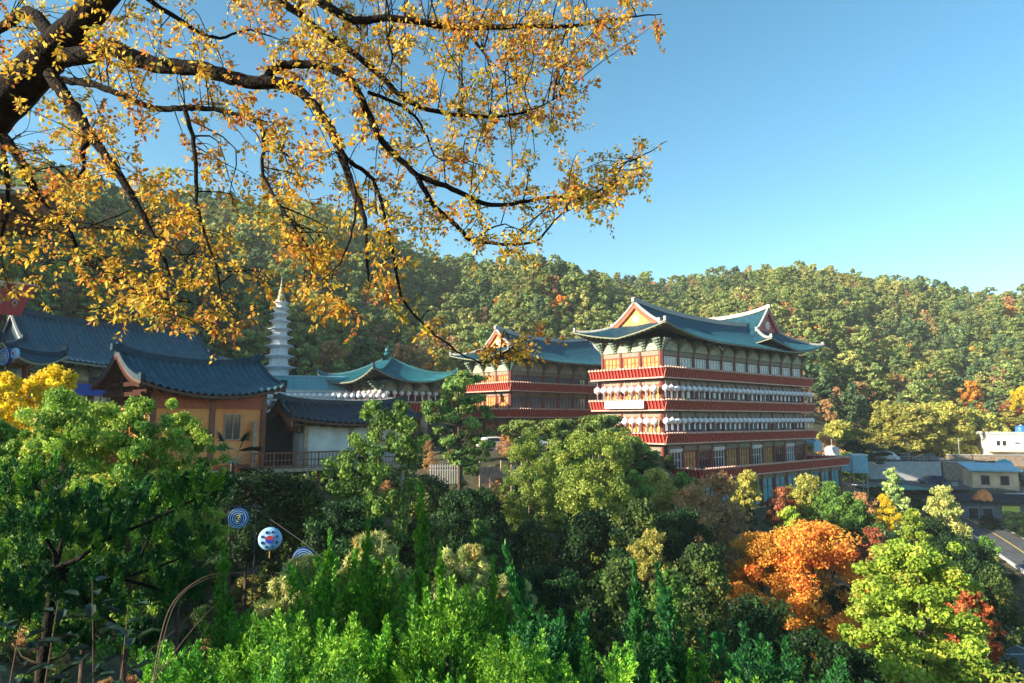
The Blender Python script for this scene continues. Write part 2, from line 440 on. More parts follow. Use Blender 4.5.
sheet('parking_line', [(50.5, 73.8), (64.5, 73.8), (64.5, 73.94), (50.5, 73.94)], pp[5]+.113, M['paint_white'], th=.004)
pts = [loc2w((73, 124), .15, *q) for q in ((-12, -7), (-3, -7), (-3, 0), (-12, 0))]
sheet('green_floor', pts, -11.8+.112, M['green_floor'], th=.006)

# ------------------------------------------------------------------ Korean roof
def fr(t): return .58*t+.42*t*t
def korean_roof(parent, x0, x1, y0, y1, ze, H, lift, Gi, m_tile, m_ridge, m_gable, m_soffit, over=2.6, tile=.32, rl=.8,
                m_barge=None, emblem=True, name='roof', rise_axis='x', ridge_w=.5, ridge_h=.6, rafters=True, gable=True, barge_h=.55, ribp=2.0):
    """hip-and-gable roof, ridge along x; ze = eave height in the middle; Gi=None -> plain gable, Gi='hip' -> hipped to a point"""
    cx, cy = (x0+x1)/2, (y0+y1)/2; Lh, Wh = (x1-x0)/2, (y1-y0)/2
    hip = Gi == 'hip'
    plain = Gi is None
    gi = 0.0 if plain else (min(Wh, Lh-.2) if hip else Gi)
    gx = Lh-gi; Rl = min(Lh, 1.7*Wh)
    def S(ax, ay, side=False):
        dx = Lh-ax; dy = Wh-ay
        if plain or (ax <= gx and not side): d = dy; a = dx
        else: d = min(dx, dy); a = max(dx, dy)
        d = max(d, 0); a = max(a, 0); t = d/Wh
        u = max(0, 1-a/Rl)
        return ze+H*fr(t)+lift*u*u*(max(0, 1-t)**1.2)+rl*(min(ax, gx)/max(gx, .01))**2*t*t
    mb = MB()
    # corrugated front and back slopes
    for sy in (-1, 1):
        nx = max(8, int(round(2*Lh/tile)))*4
        xs = [-Lh+2*Lh*i/nx for i in range(nx+1)]
        K = 10; vs = []
        for i, x in enumerate(xs):
            dm = Wh if abs(x) <= gx+1e-6 else max(Lh-abs(x), 0)
            rib = (.0, .06, .10, .06)[i % 4]*(tile/.32)**ribp
            for k in range(K+1):
                d = dm*k/K
                z = S(abs(x), Wh-d) + rib
                vs.append((cx+x, cy+sy*(Wh-d), z))
        fs = []
        for i in range(nx):
            for k in range(K):
                a = i*(K+1)+k; b = a+K+1
                fs.append((a, b, b+1, a+1) if sy < 0 else (a, a+1, b+1, b))
        mb.add(vs, fs)
    if not plain:
        for sx in (-1, 1):
            ny = max(6, int(round(2*Wh/tile)))*4
            K = 6; vs = []; fs = []
            for i in range(ny+1):
                y = -Wh+2*Wh*i/ny; dm = min(gi+(0 if hip else .5), Wh-abs(y))
                rib = (.0, .06, .10, .06)[i % 4]*(tile/.32)**ribp
                for k in range(K+1):
                    d = dm*k/K
                    vs.append((cx+sx*(Lh-d), cy+y, S(Lh-d, abs(y), True)+rib))
            for i in range(ny):
                for k in range(K):
                    a = i*(K+1)+k; b = a+K+1
                    fs.append((a, b, b+1, a+1) if sx > 0 else (a, a+1, b+1, b))
            mb.add(vs, fs)
    # fascia
    roof = mb.build(name, m_tile, parent)
    fb = MB(); th = .28
    per = []
    N = 40
    for i in range(N): per.append((-Lh+2*Lh*i/N, -Wh))
    for i in range(N//2): per.append((Lh, -Wh+4*Wh*i/N))
    for i in range(N): per.append((Lh-2*Lh*i/N, Wh))
    for i in range(N//2): per.append((-Lh, Wh-4*Wh*i/N))
    vs = []
    for x, y in per:
        z = S(abs(x), abs(y), True)
        vs += [(cx+x, cy+y, z+.02), (cx+x*1.0, cy+y, z-th*.5)]
    n = len(per); fs = [(2*i+1, 2*((i+1) % n)+1, 2*((i+1) % n), 2*i) for i in range(n)]
    fb.add(vs, fs)
    # soffit sheet
    ins = over+.3
    vs = []
    for x, y in per:
        z = S(abs(x), abs(y), True)-th*.5
        xi = math.copysign(max(abs(x)-(ins if abs(x) > Lh-.01 or abs(x) > Lh-ins else 0), 0) if not plain or True else x, x) if abs(x) > Lh-ins else x
        xi = max(-Lh+ins, min(Lh-ins, x)); yi = max(-Wh+ins, min(Wh-ins, y))
        zi = S(min(abs(xi), Lh), min(abs(yi), Wh), True)-.55
        vs += [(cx+x, cy+y, z), (cx+xi, cy+yi, zi)]
    fs = [(2*i, 2*((i+1) % n), 2*((i+1) % n)+1, 2*i+1) for i in range(n)]
    fb.add(vs, fs)
    fb.build('eaves', m_soffit, roof)
    if rafters:
        rb = MB(); sp = .75
        def rafter(xa, ya, xb, yb):
            za = S(abs(xa), abs(ya), True)-.26; zb = S(abs(xb), abs(yb), True)-.68
            a = Vector((cx+xa, cy+ya, za)); b = Vector((cx+xb, cy+yb, zb))
            if (b-a).length < .3: return
            rb.sweep([a, b], .16, .14)
        k = int(2*Lh/sp)
        for i in range(k+1):
            x = -Lh+.1+(2*Lh-.2)*i/k
            for sy in (-1, 1):
                xi = max(-Lh+ins, min(Lh-ins, x)); rafter(x, sy*(Wh-.12), xi, sy*(Wh-ins))
        k = int(2*Wh/sp)
        for i in range(k+1):
            y = -Wh+.1+(2*Wh-.2)*i/k
            for sx in (-1, 1):
                yi = max(-Wh+ins, min(Wh-ins, y)); rafter(sx*(Lh-.12), y, sx*(Lh-ins), yi)
        rb.build('rafters', m_soffit, roof)
    # ridges
    rg = MB()
    zr = lambda x: S(abs(x), 0)
    if not hip:
        pts = [(cx+gx*q, cy, zr(gx*q)-.05+.25*abs(q)**6) for q in [i/10-1 for i in range(21)]]
        rg.sweep(pts, ridge_w, ridge_h)
        for sx in (-1, 1):
            rg.obox((cx+sx*(gx+.1), cy, zr(gx)+.55*ridge_h+.1), (.2, 0, 0), (0, ridge_w*.45, 0), (0, 0, ridge_h*.45))
            for sy in (-1, 1):
                pts = []
                for q in range(9):
                    ay = Wh*0+(Wh-(gi if not plain else .15))*q/8
                    pts.append((cx+sx*(gx-.12), cy+sy*ay, S(gx, ay)+.02))
                rg.sweep(pts, ridge_w*.8, ridge_h*.62)
                e = pts[-1]; rg.obox((e[0], e[1], e[2]+ridge_h*.5), (ridge_w*.38, 0, 0), (0, .2, 0), (0, 0, ridge_h*.5))
    if not plain:
        for sx in (-1, 1):
            for sy in (-1, 1):
                pts = []
                for q in range(9):
                    d = gi*(1-q/8)+.05
                    pts.append((cx+sx*(Lh-d), cy+sy*(Wh-d), S(Lh-d, Wh-d, True)+.02+(.15 if q == 8 else 0)))
                rg.sweep(pts, ridge_w*.7, ridge_h*.5)
                e = pts[-1]; rg.obox((e[0]-sx*.1, e[1]-sy*.1, e[2]+.25*ridge_h), (.16, 0, 0), (0, .16, 0), (0, 0, ridge_h*.45))
    if hip:
        rg.lathe([(.5, 0), (.55, .25), (.3, .4), (.42, .65), (.36, .9), (.12, 1.15), (.02, 1.4)], 12, (cx, cy, S(0, 0)-.1))
    rg.build('ridge', m_ridge, roof)
    # gables
    if not hip and gable:
        for sx in (-1, 1):
            gb = MB(); xx = cx+sx*(gx-.45 if not plain else gx-.9)
            ym = Wh-gi-(.35 if not plain else 1.0)
            zb = S(Lh-gi-.4, Wh, True) if False else (S(Lh-gi, Wh-gi, True)-.1 if not plain else ze-.2)
            poly = []
            for q in range(13):
                yy = -ym+2*ym*q/12
                poly.append(Vector((xx, cy+yy, S(gx, abs(yy))-.18)))
            poly = [Vector((xx, cy-ym, zb-.3))]+poly+[Vector((xx, cy+ym, zb-.3))]
            gb.prism(poly, (sx*.12, 0, 0))
            g_o = gb.build('gable', m_gable, roof)
            bb = MB()
            for sy in (-1, 1):
                pts = []
                for q in range(9):
                    ay = (Wh-(gi if not plain else .1))*q/8
                    pts.append((cx+sx*(gx-.05), cy+sy*ay, S(gx, ay)-.07-barge_h))
                bb.sweep(pts, .12, barge_h)
            bb.build('bargeboard', m_barge or m_gable, roof)
            if emblem:
                eb = MB(); hgt = (S(gx, 0)-zb)
                c0 = Vector((xx+sx*.14, cy, zb+hgt*.33)); r0 = hgt*.12
                for k in range(8):
                    an = k*math.pi/4
                    cc = c0+Vector((0, math.cos(an)*r0, math.sin(an)*r0))
                    eb.obox(cc, (.03*sx, 0, 0), (0, math.cos(an)*r0*.55, math.sin(an)*r0*.55), (0, -math.sin(an)*r0*.3, math.cos(an)*r0*.3))
                eb.obox(c0, (.05*sx, 0, 0), (0, r0*.4, 0), (0, 0, r0*.4))
                eb.build('gable_emblem', M['gable_white'], roof)
    return roof, S

def balcony(parent, x0, x1, y0, y1, zb, h=1.15, out=.32, thick=.16, sp=.5):
    """red balustrade leaning outwards round a rectangle"""
    mb = MB(); mb.box(x0, x1, y0, y1, zb-thick, zb)
    bal = mb.build('balcony', M['red'], parent)
    pn = MB(); st = MB(); rl = MB()
    cor = [(x0, y0), (x1, y0), (x1, y1), (x0, y1)]
    nrm = [(0, -1), (1, 0), (0, 1), (-1, 0)]
    for k in range(4):
        a = Vector((*cor[k], 0)); b = Vector((*cor[(k+1) % 4], 0)); n = Vector((*nrm[k], 0)); t = (b-a).normalized()
        prof = [(0, 0), (.12*out, .15*h), (.45*out, .55*h), (out, h)]
        for j in range(3):
            o0, z0 = prof[j]; o1, z1 = prof[j+1]
            q = [a+n*o0-t*o0+Vector((0, 0, zb+z0)), b+n*o0+t*o0+Vector((0, 0, zb+z0)), b+n*o1+t*o1+Vector((0, 0, zb+z1)), a+n*o1-t*o1+Vector((0, 0, zb+z1))]
            q += [v-n*.06 for v in q]
            pn.add(q, [(0, 1, 2, 3), (7, 6, 5, 4), (0, 4, 5, 1), (2, 6, 7, 3)])
        L = (b-a).length; c = max(2, int(L/sp))
        for i in range(c+1):
            p = a+t*(L*i/c)
            pts = [p+n*(o+.09)+Vector((0, 0, zb+z)) for o, z in prof]
            st.sweep([pts[0]-Vector((0, 0, .14)), pts[0]], .14, .1, up=n)
            st.sweep(pts, .15, .1, up=n)
            rl.obox(pts[-1]+Vector((0, 0, .1)), t*.11, n*.11, (0, 0, .12))
        rl.sweep([a-t*out+n*(out+.05)+Vector((0, 0, zb+h)), b+t*out+n*(out+.05)+Vector((0, 0, zb+h))], .16, .09)
        rl.sweep([a-t*.1+n*.1+Vector((0, 0, zb-thick-.06)), b+t*.1+n*.1+Vector((0, 0, zb-thick-.06))], .14, .16)
    pn.build('panel', M['red'], bal); st.build('baluster', M['red_light'], bal); rl.build('rail', M['rail_pink'], bal)
    return bal

def facade(parent, p0, p1, nrm, zb, zt, bays, kind, colr=.24):
    """columns, windows and beams of one storey along one face"""
    p0 = Vector((*p0, 0)); p1 = Vector((*p1, 0)); n = Vector((*nrm, 0)); t = (p1-p0).normalized(); L = (p1-p0).length
    bw = L/bays; h = zt-zb
    for i in range(bays+1):
        c = MB(); q = p0+t*(bw*i)+n*.12
        c.tube([q+Vector((0, 0, zb)), q+Vector((0, 0, zt))], colr, 10)
        c.build('column', M['column'], parent)
    bm = MB()
    bm.obox(p0+t*L/2+n*.08+Vector((0, 0, zt-.28)), t*L/2, n*.14, (0, 0, .28))
    bm.build('lintel', M['wall_beam'], parent)
    for i in range(bays):
        a = p0+t*(bw*i+colr+.08); b = p0+t*(bw*(i+1)-colr-.08); w = (b-a).length
        c = (a+b)/2
        if kind == 'top':
            z0, z1 = zb+.9, zt-.75; gm = M['glass_pale']; fm = M['frame_white']
        elif kind == 'arch':
            z0, z1 = zb+.2, zt-.7; gm = M['glass']; fm = M['timber']
        elif kind == 'ochre':
            z0, z1 = zb+.3, zt-.6; gm = M['panel_yellow']; fm = M['timber_red']
        elif kind == 'door':
            z0, z1 = zb+.1, zt-.75; gm = (M['glass_dark'], M['glass'], M['panel_yellow'])[(0, 2, 0, 0, 2, 2, 0, 2, 0, 1)[i % 10]]; fm = M['frame_white'] if i % 3 == 0 else M['timber']
        else:
            z0, z1 = zb+.3, zt-.5; gm = M['metal_teal']; fm = M['column']
        f = MB(); fw = .07
        for e in (a, b): f.obox(e+n*.05+Vector((0, 0, (z0+z1)/2)), t*fw, n*.07, (0, 0, (z1-z0)/2))
        for zz in (z0, z1): f.obox(c+n*.05+Vector((0, 0, zz)), t*(w/2+fw), n*.075, (0, 0, fw))
        nm = 3 if kind != 'base' else 1
        for j in range(1, nm+1): f.obox(a+t*(w*j/(nm+1))+n*.05+Vector((0, 0, (z0+z1)/2)), t*.035, n*.06, (0, 0, (z1-z0)/2-fw))
        f.obox(c+n*.05+Vector((0, 0, z0+(z1-z0)*.66)), t*w/2, n*.055, (0, 0, .03))
        wo = f.build('window', fm, parent)
        g = MB(); g.obox(c+n*.02+Vector((0, 0, (z0+z1)/2)), t*w/2, n*.015, (0, 0, (z1-z0)/2)); g.build('pane', gm, wo)
        if kind == 'door' and i % 3 == 0:
            s = MB(); s.obox(c+n*.25+Vector((0, 0, z1+.25)), t*w*.5, n*.12, (0, 0, .17)); s.build('shop_board', M['white'], parent)

def bracket_band(parent, p0, p1, nrm, zb, zt, bays, out=1.5):
    p0 = Vector((*p0, 0)); p1 = Vector((*p1, 0)); n = Vector((*nrm, 0)); t = (p1-p0).normalized(); L = (p1-p0).length; bw = L/bays; h = zt-zb
    for i in range(bays+1):
        m = MB(); q = p0+t*(bw*i)
        for k in range(5):
            o = .15+out*(k+1)/5; z = zb+h*(k+.5)/5
            m.obox(q+n*o*.5+Vector((0, 0, z)), t*(.16+.05*k), n*o*.5, (0, 0, h*.07))
            m.obox(q+n*o*.8+Vector((0, 0, z+h*.07)), t*(.25+.10*k), n*.1, (0, 0, h*.06))
        m.build('bracket', M['bracket'], parent)
    for i in range(bays):
        m = MB(); a = p0+t*(bw*i+.3)+n*.3; w = bw-.6
        poly = [a+Vector((0, 0, zb+.05))]+[a+t*(w*(.5-.5*math.cos(math.pi*q/10)))+Vector((0, 0, zb+.35*h+.5*h*math.sin(math.pi*q/10)**.7)) for q in range(11)]+[a+t*w+Vector((0, 0, zb+.05))]
        m.prism(poly, n*.06)
        m.build('painted_panel', M['panel_green'], parent)

# ------------------------------------------------------------------ main hall: four storeys, three balconies and a terrace
main = thing('temple_hall', 'largest temple hall with stacked red balconies, white lanterns and blue tiled roof', 'temple', (*HALL, 0), HDIR)
mL, mW = 36.0, 9.2
b = MB(); b.box(.05, mL-.05, .05, mW-.05, -11.6, 9.9); b.build('wall', M['wall_beam'], main)
balcony(main, -1.0, mL+1.3, -1.0, mW+1.2, 5.12, 1.02)
balcony(main, -1.0, mL+1.5, -1.0, mW+1.2, 1.2, 1.02)
balcony(main, -1.0, mL+1.7, -1.0, mW+.2, -2.8, 1.02)
balcony(main, 1.5, mL+5.4, -4.2, 3.0, -6.9, 1.0)
for z0, z1, k, ks in ((5.1, 8.35, 'top', 'ochre'), (1.1, 4.75, 'arch', 'ochre'), (-2.9, .8, 'arch', 'ochre')):
    facade(main, (0, 0), (mL, 0), (0, -1), z0, z1, 11, k)
    facade(main, (0, mW), (0, 0), (-1, 0), z0, z1, 3, ks)
facade(main, (.5, 0), (mL, 0), (0, -1), -6.9, -3.3, 11, 'door')
facade(main, (0, mW), (0, 0), (-1, 0), -7.5, -3.3, 3, 'arch')
facade(main, (3, -3.2), (mL+4.6, -3.2), (0, -1), -11.4, -7.3, 11, 'base')
b = MB(); b.box(3, mL+4.6, -3.1, -.1, -11.6, -7.3); b.build('terrace_wall', M['cream'], main)
bracket_band(main, (0, 0), (mL, 0), (0, -1), 8.35, 9.8, 11, 1.1)
bracket_band(main, (0, mW), (0, 0), (-1, 0), 8.35, 9.8, 4, 1.1)
korean_roof(main, -2.8, mL+2.8, -2.8, mW+2.8, 9.75, 4.2, 1.7, 3.6, M['roof_blue'], M['ridge_pale'], M['gable_orange'], M['soffit'], over=2.6, rl=.9, m_barge=M['timber_red'])
# cross wing with its gable over the long front
# wing local: x -> hall -y ; y -> hall x
wr, _ = korean_roof(main, -24, 2.75, -8.2, 8.3, 9.75, 6.3, 1.6, 4.6, M['roof_blue'], M['ridge_pale'], M['gable_red'], M['soffit'], over=2.6, rl=.8, m_barge=M['gable_red'], rafters=False, name='roof')
wr.rotation_euler = (0, 0, R(-90)); wr.location = (mL-5.6, 0, .07)
# white sign cloth on the middle balcony of the short side
b = MB(); b.obox((-1.66, 4.6, 1.75), (.03, 0, 0), (0, 3.1, 0), (0, 0, .47)); bo = b.build('banner', M['banner'], None)
bo.parent = None; bo.matrix_world = Matrix.Translation(Vector((*HALL, 0)))@Matrix.Rotation(HDIR, 4, 'Z')
tag(bo, 'long white cloth banner on the middle red balcony of the largest hall', 'banner')
# small blue canopy at the far end
cn = thing('canopy', 'small light blue canopy on thin posts against the far end of the largest hall', 'canopy', (*loc2w(HALL, HDIR, mL+2.6, .5), 0), HDIR)
b = MB(); b.box(-1.3, 1.6, -1.5, 1.5, -3.9, -3.75); b.prism([Vector((-1.3, -1.5, -3.75)), Vector((1.6, -1.5, -3.75)), Vector((.1, -1.5, -3.2))], (0, 3, 0)); b.box(-1.3, 1.6, -1.52, -1.46, -5.0, -3.9); b.build('cover', M['metal_blue'], cn)
for x in (-1.2, 1.5):
    for y in (-1.4, 1.4):
        b = MB(); b.tube([(x, y, -7), (x, y, -3.9)], .06, 6); b.build('post', M['metal'], cn)

# ------------------------------------------------------------------ lanterns
ORD = ['first','second','third','fourth','fifth','sixth','seventh','eighth','ninth','tenth','eleventh','twelfth','thirteenth','fourteenth','fifteenth','sixteenth','seventeenth','eighteenth','nineteenth','twentieth']+['twenty-'+s for s in ('first','second','third','fourth','fifth','sixth','seventh','eighth','ninth')]+['thirtieth','thirty-first','thirty-second','thirty-third','thirty-fourth','thirty-fifth','thirty-sixth','thirty-seventh','thirty-eighth','thirty-ninth','fortieth']
def make_lantern(sc=1.0):
    t = thing('paper_lantern', 'x', 'lantern')
    b = MB(); pr = []
    for i in range(11):
        a = math.pi*(i/10)
        pr.append((max(.05, .42*sc*math.sin(a)*(1+.04*(-1)**i)), -.42*sc-.38*sc*math.cos(a)))
    b.lathe(pr, 14); b.build('lantern_shade', M['lantern'], t, True)
    b = MB(); b.lathe([(.10, -.04), (.12, .0), (.02, .04), (.015, .35)], 8); b.lathe([(.13*sc, -.84*sc), (.13*sc, -.78*sc)], 8); b.build('lantern_cap', M['lantern_pink'], t)
    b = MB(); b.box(-.15, .15, -.008, .008, -1.55*sc, -.84*sc); b.build('paper_tag', M['lantern'], t)
    return t
lan0 = None
def lantern_row(org, rz, pts, labf, group, sc=1.0):
    global lan0
    for i, (x, y, z) in enumerate(pts):
        w = loc2w(org, rz, x, y)
        if lan0 is None:
            lan0 = make_lantern(); o = lan0; o.location = (*w, z); o.rotation_euler = (0, 0, rz); o['label'] = labf(i); o['group'] = group
        else:
            o = copy_thing(lan0, (*w, z), rz+random.uniform(-.5, .5), (sc, sc, sc*random.uniform(.93, 1.05)), labf(i), group)
G1 = 'white paper lanterns hanging along the balconies of the largest hall'
for nm, z, off in (('upper', 4.15, 0), ('lower', .2, 0)):
    n = 33
    lantern_row(HALL, HDIR, [(-.7+(mL+1.6)*i/(n-1), -1.05, z) for i in range(n)],
                lambda i: 'white paper lantern, %s from the near corner, %s row, long side of largest hall' % (ORD[i], nm), G1, 1.0)
    n = 9
    lantern_row(HALL, HDIR, [(-1.05, .4+(mW-.2)*i/(n-1), z) for i in range(n)],
                lambda i: 'white paper lantern, %s from the near corner, %s row, sunlit end of largest hall' % (ORD[i], nm), G1, 1.15)

# ------------------------------------------------------------------ second hall
H2 = (-.3, 104.0)
hall2 = thing('temple_hall', 'smaller temple hall with two red balconies standing behind the left end of the largest hall', 'temple', (*H2, 0), HDIR)
b = MB(); b.box(.05, 23.95, .05, 8.95, -4.0, 9.0); b.build('wall', M['wall_beam'], hall2)
balcony(hall2, -1, 24, -1, 10, 4.4, 1.05); balcony(hall2, -1, 24, -1, 10, .4, 1.05)
for z0, z1, k, ks in ((4.4, 7.3, 'arch', 'ochre'), (.4, 4.1, 'arch', 'ochre'), (-3.6, .1, 'arch', 'ochre')):
    facade(hall2, (0, 0), (24, 0), (0, -1), z0, z1, 7, k); facade(hall2, (0, 9), (0, 0), (-1, 0), z0, z1, 3, ks)
bracket_band(hall2, (0, 0), (24, 0), (0, -1), 7.3, 9.0, 7); bracket_band(hall2, (0, 9), (0, 0), (-1, 0), 7.3, 9.0, 3)
korean_roof(hall2, -2.8, 26.8, -2.8, 11.8, 8.9, 4.3, 1.4, 3.8, M['roof_blue'], M['ridge_pale'], M['gable_orange'], M['soffit'], rl=.9, m_barge=M['timber_red'])

# ------------------------------------------------------------------ pavilion with teal hipped roof
PV = (-18.0+.0, 88.0)
pav = thing('pavilion', 'square pavilion with turquoise pointed roof and red railing between the white pagoda and the halls', 'pavilion', (*loc2w(PV, HDIR, 7, 8), 0), HDIR)
korean_roof(pav, -7.0, 7.0, -8, 8, 5.0, 4.3, 1.7, 'hip', M['roof_teal'], M['roof_teal'], M['gable_orange'], M['soffit'], over=3.0, rl=0, gable=False)
b = MB(); b.box(-3.9, 3.9, -4.9, 4.9, -2.5, 1.0); b.box(-3.8, 3.8, -4.8, 4.8, 3.9, 5.1); b.build('wall', M['panel_green'], pav)
balcony(pav, -5, 5, -6, 6, 1.0, 1.2, .35)
for x in (-4, -1.3, 1.3, 4):
    for y in (-5, -1.7, 1.7, 5):
        if abs(x) > 3.9 or abs(y) > 4.9:
            b = MB(); b.tube([(x, y, -2.5), (x, y, 5.1)], .22, 10); b.build('column', M['column'], pav)
bracket_band(pav, (-4, -5), (4, -5), (0, -1), 3.7, 5.1, 3, 1.8); bracket_band(pav, (-4, 5), (-4, -5), (-1, 0), 3.7, 5.1, 4, 1.8)
pvc = loc2w(PV, HDIR, 7, 8)
G2 = 'white lanterns hanging round the turquoise roofed pavilion'
lantern_row(pvc, HDIR, [(-4.4+9*i/8, -5.6, 3.9) for i in range(9)], lambda i: 'white lantern above the pavilion railing, %s from near corner on right face' % ORD[i], G2, .85)
lantern_row(pvc, HDIR, [(-4.7, -4.6+9.6*i/7, 3.9) for i in range(8)], lambda i: 'white lantern above the pavilion railing, %s from near corner on left face' % ORD[i], G2, .85)

# ------------------------------------------------------------------ white stone pagoda
pc = P(278, 375, 104)
pg = thing('stone_pagoda', 'tall slender white stone pagoda of nine tiers with a thin spire', 'pagoda', (pc.x, pc.y, gz(pc.x, pc.y)))
zb = -pg.location.z
zt = [4.6+2.0, 8.4, 10.1, 11.6, 13.0, 14.3, 15.5, 16.6, 17.6]
b = MB(); g0 = pg.location.z
b.lathe([(2.6, 0), (2.6, .8), (2.2, .8), (2.2, 5.2-g0), (2.05, 5.2-g0), (2.05, 6-g0)], 8, ph=.39); b.build('base', M['white_stone'], pg)
ys = [368, 357, 346.5, 338, 330, 322, 315, 309, 303.5]
rw = [2.15, 1.95, 1.8, 1.65, 1.5, 1.38, 1.25, 1.12, 1.0]
prev = 6.0
for k in range(9):
    z = P(278, ys[k], 104).z-g0
    b = MB(); r = rw[k]
    zp = (P(278, ys[k-1], 104).z-g0+.25) if k else 5.9-g0
    b.lathe([(r*.72, zp), (r*.70, z-.25), (r*.85, z-.25), (r*.9, z-.1), (r*1.16, z+.02), (r*1.2, z+.16), (r*.95, z+.2), (r*.74, z+.42)], 8, ph=.39)
    b.build('tier', M['white_stone'], pg)
z = P(278, 300, 104).z-g0
b = MB(); b.lathe([(.75, z-.5), (.8, z), (.5, z+.15), (.55, z+.5), (.35, z+.9), (.42, z+1.2), (.2, z+1.8), (.22, z+2.1), (.08, z+2.6), (.03, z+3.6)], 12); b.build('spire', mat('gilded spire', (.5, .38, .2), .4, var=.2), pg)

# ------------------------------------------------------------------ low annexe with teal panels
an = thing('glazed_annexe', 'low flat annexe with blue green panels in a white frame behind the lantern row', 'building', (*P(300, 385, 97).xy, 0), R(12))
zA = P(300, 389, 97).z; zB = P(300, 376, 97).z
b = MB(); b.box(-6.5, 9, 0, 6, -2.5, zA-.15); b.build('wall', M['white'], an)
b = MB(); b.box(-6.3, 8.8, .12, 5.8, zA, zB-.1); b.build('teal_panel', M['metal_teal'], an)
b = MB()
b.box(-6.6, 9.1, -.05, 6.1, zA-.15, zA); b.box(-6.6, 9.1, -.05, 6.1, zB-.1, zB+.08)
for k in range(7): b.box(-6.55+k*2.58, -6.43+k*2.58, 0, .11, zA, zB-.1)
b.build('frame', M['metal_blue'], an)
lw = P(332, 396, 80)
wk = thing('covered_walkway', 'narrow tiled walkway roof below the row of small white lanterns', 'walkway', (lw.x, lw.y, 0), R(8))
korean_roof(wk, -7, 7, -1.6, 1.6, lw.z-1.5, .8, .3, None, M['roof_slate'], M['ridge_pale'], M['timber'], M['soffit_wood'], over=.6, rl=.1, emblem=False, gable=True, ridge_w=.3, ridge_h=.3)
for x in (-6, -3, 0, 3, 6):
    b = MB(); b.tube([(x, 0, gz(lw.x, lw.y)-.5), (x, 0, lw.z-1.0)], .14, 8); b.build('post', M['timber'], wk)
b = MB(); b.tube([(-5.6, 1.9, lw.z+.45), (6.2, 1.9, lw.z+.45)], .04, 6)
for x in (-5.6, .3, 6.2): b.tube([(x, 1.9, gz(lw.x, lw.y)), (x, 1.9, lw.z+.5)], .05, 6)
b.build('lantern_beam', M['metal'], wk)
lantern_row((lw.x, lw.y), R(8), [(-5.3+11.2*i/15, 1.9, lw.z+.4) for i in range(16)], lambda i: 'small white lantern, %s from left in the row above the walkway roof' % ORD[i], 'small white lanterns in a row above the walkway', .75)

# ------------------------------------------------------------------ big hall at the left
H3 = (-45.0, 61.0); D3 = HDIR+R(11)
hl = thing('temple_hall', 'broad hall at the left with long dark blue roof and blue hanging', 'temple', (*H3, 0), D3)
b = MB(); b.box(.05, 20, .05, 9, -3, 5.0); b.build('wall', M['wall_beam'], hl)
facade(hl, (0, 0), (20, 0), (0, -1), -1.5, 3.6, 6, 'arch'); facade(hl, (0, 9), (0, 0), (-1, 0), -1.5, 3.6, 3, 'arch')
bracket_band(hl, (0, 0), (20, 0), (0, -1), 3.6, 5.1, 12); bracket_band(hl, (20, 0), (20, 9), (1, 0), 3.6, 5.1, 5)
korean_roof(hl, -2.6, 22.6, -3.0, 12, 4.9, 4.7, 1.3, 3.6, M['roof_blue'], M['ridge_blue'], M['gable_blue'], M['soffit'], rl=.6, m_barge=M['ridge_pale'], tile=.46, emblem=False, barge_h=.3)
b = MB(); b.obox((8.2, -.75, 2.75), (5.2, 0, 0), (0, .03, 0), (0, 0, .5)); b.obox((8.2, -.75, 3.27), (5.3, 0, 0), (0, .06, 0), (0, 0, .05)); b.build('hanging', M['blue_cloth'], hl)

# ------------------------------------------------------------------ pavilion at the far left edge with painted lanterns
q = P(52, 352, 42)
fl = thing('pavilion', 'small dark pavilion with blue tiled eave cut off by the left edge of the picture', 'pavilion', (q.x-6.6, q.y+1.5, 0), R(10))
korean_roof(fl, -4.2, 4.2, -4.2, 4.2, q.z-.5, 2.0, .9, 'hip', M['roof_blue'], M['ridge_blue'], M['gable_red'], M['soffit'], over=1.8, rl=0, gable=False)
for x in (-2.4, 2.4):
    for y in (-2.4, 2.4):
        b = MB(); b.tube([(x, y, -5), (x, y, q.z+.1)], .18, 8); b.build('column', M['column'], fl)
b = MB(); b.box(-2.5, 2.5, -2.5, 2.5, q.z-.35, q.z+.0); b.build('beam', M['bracket'], fl)

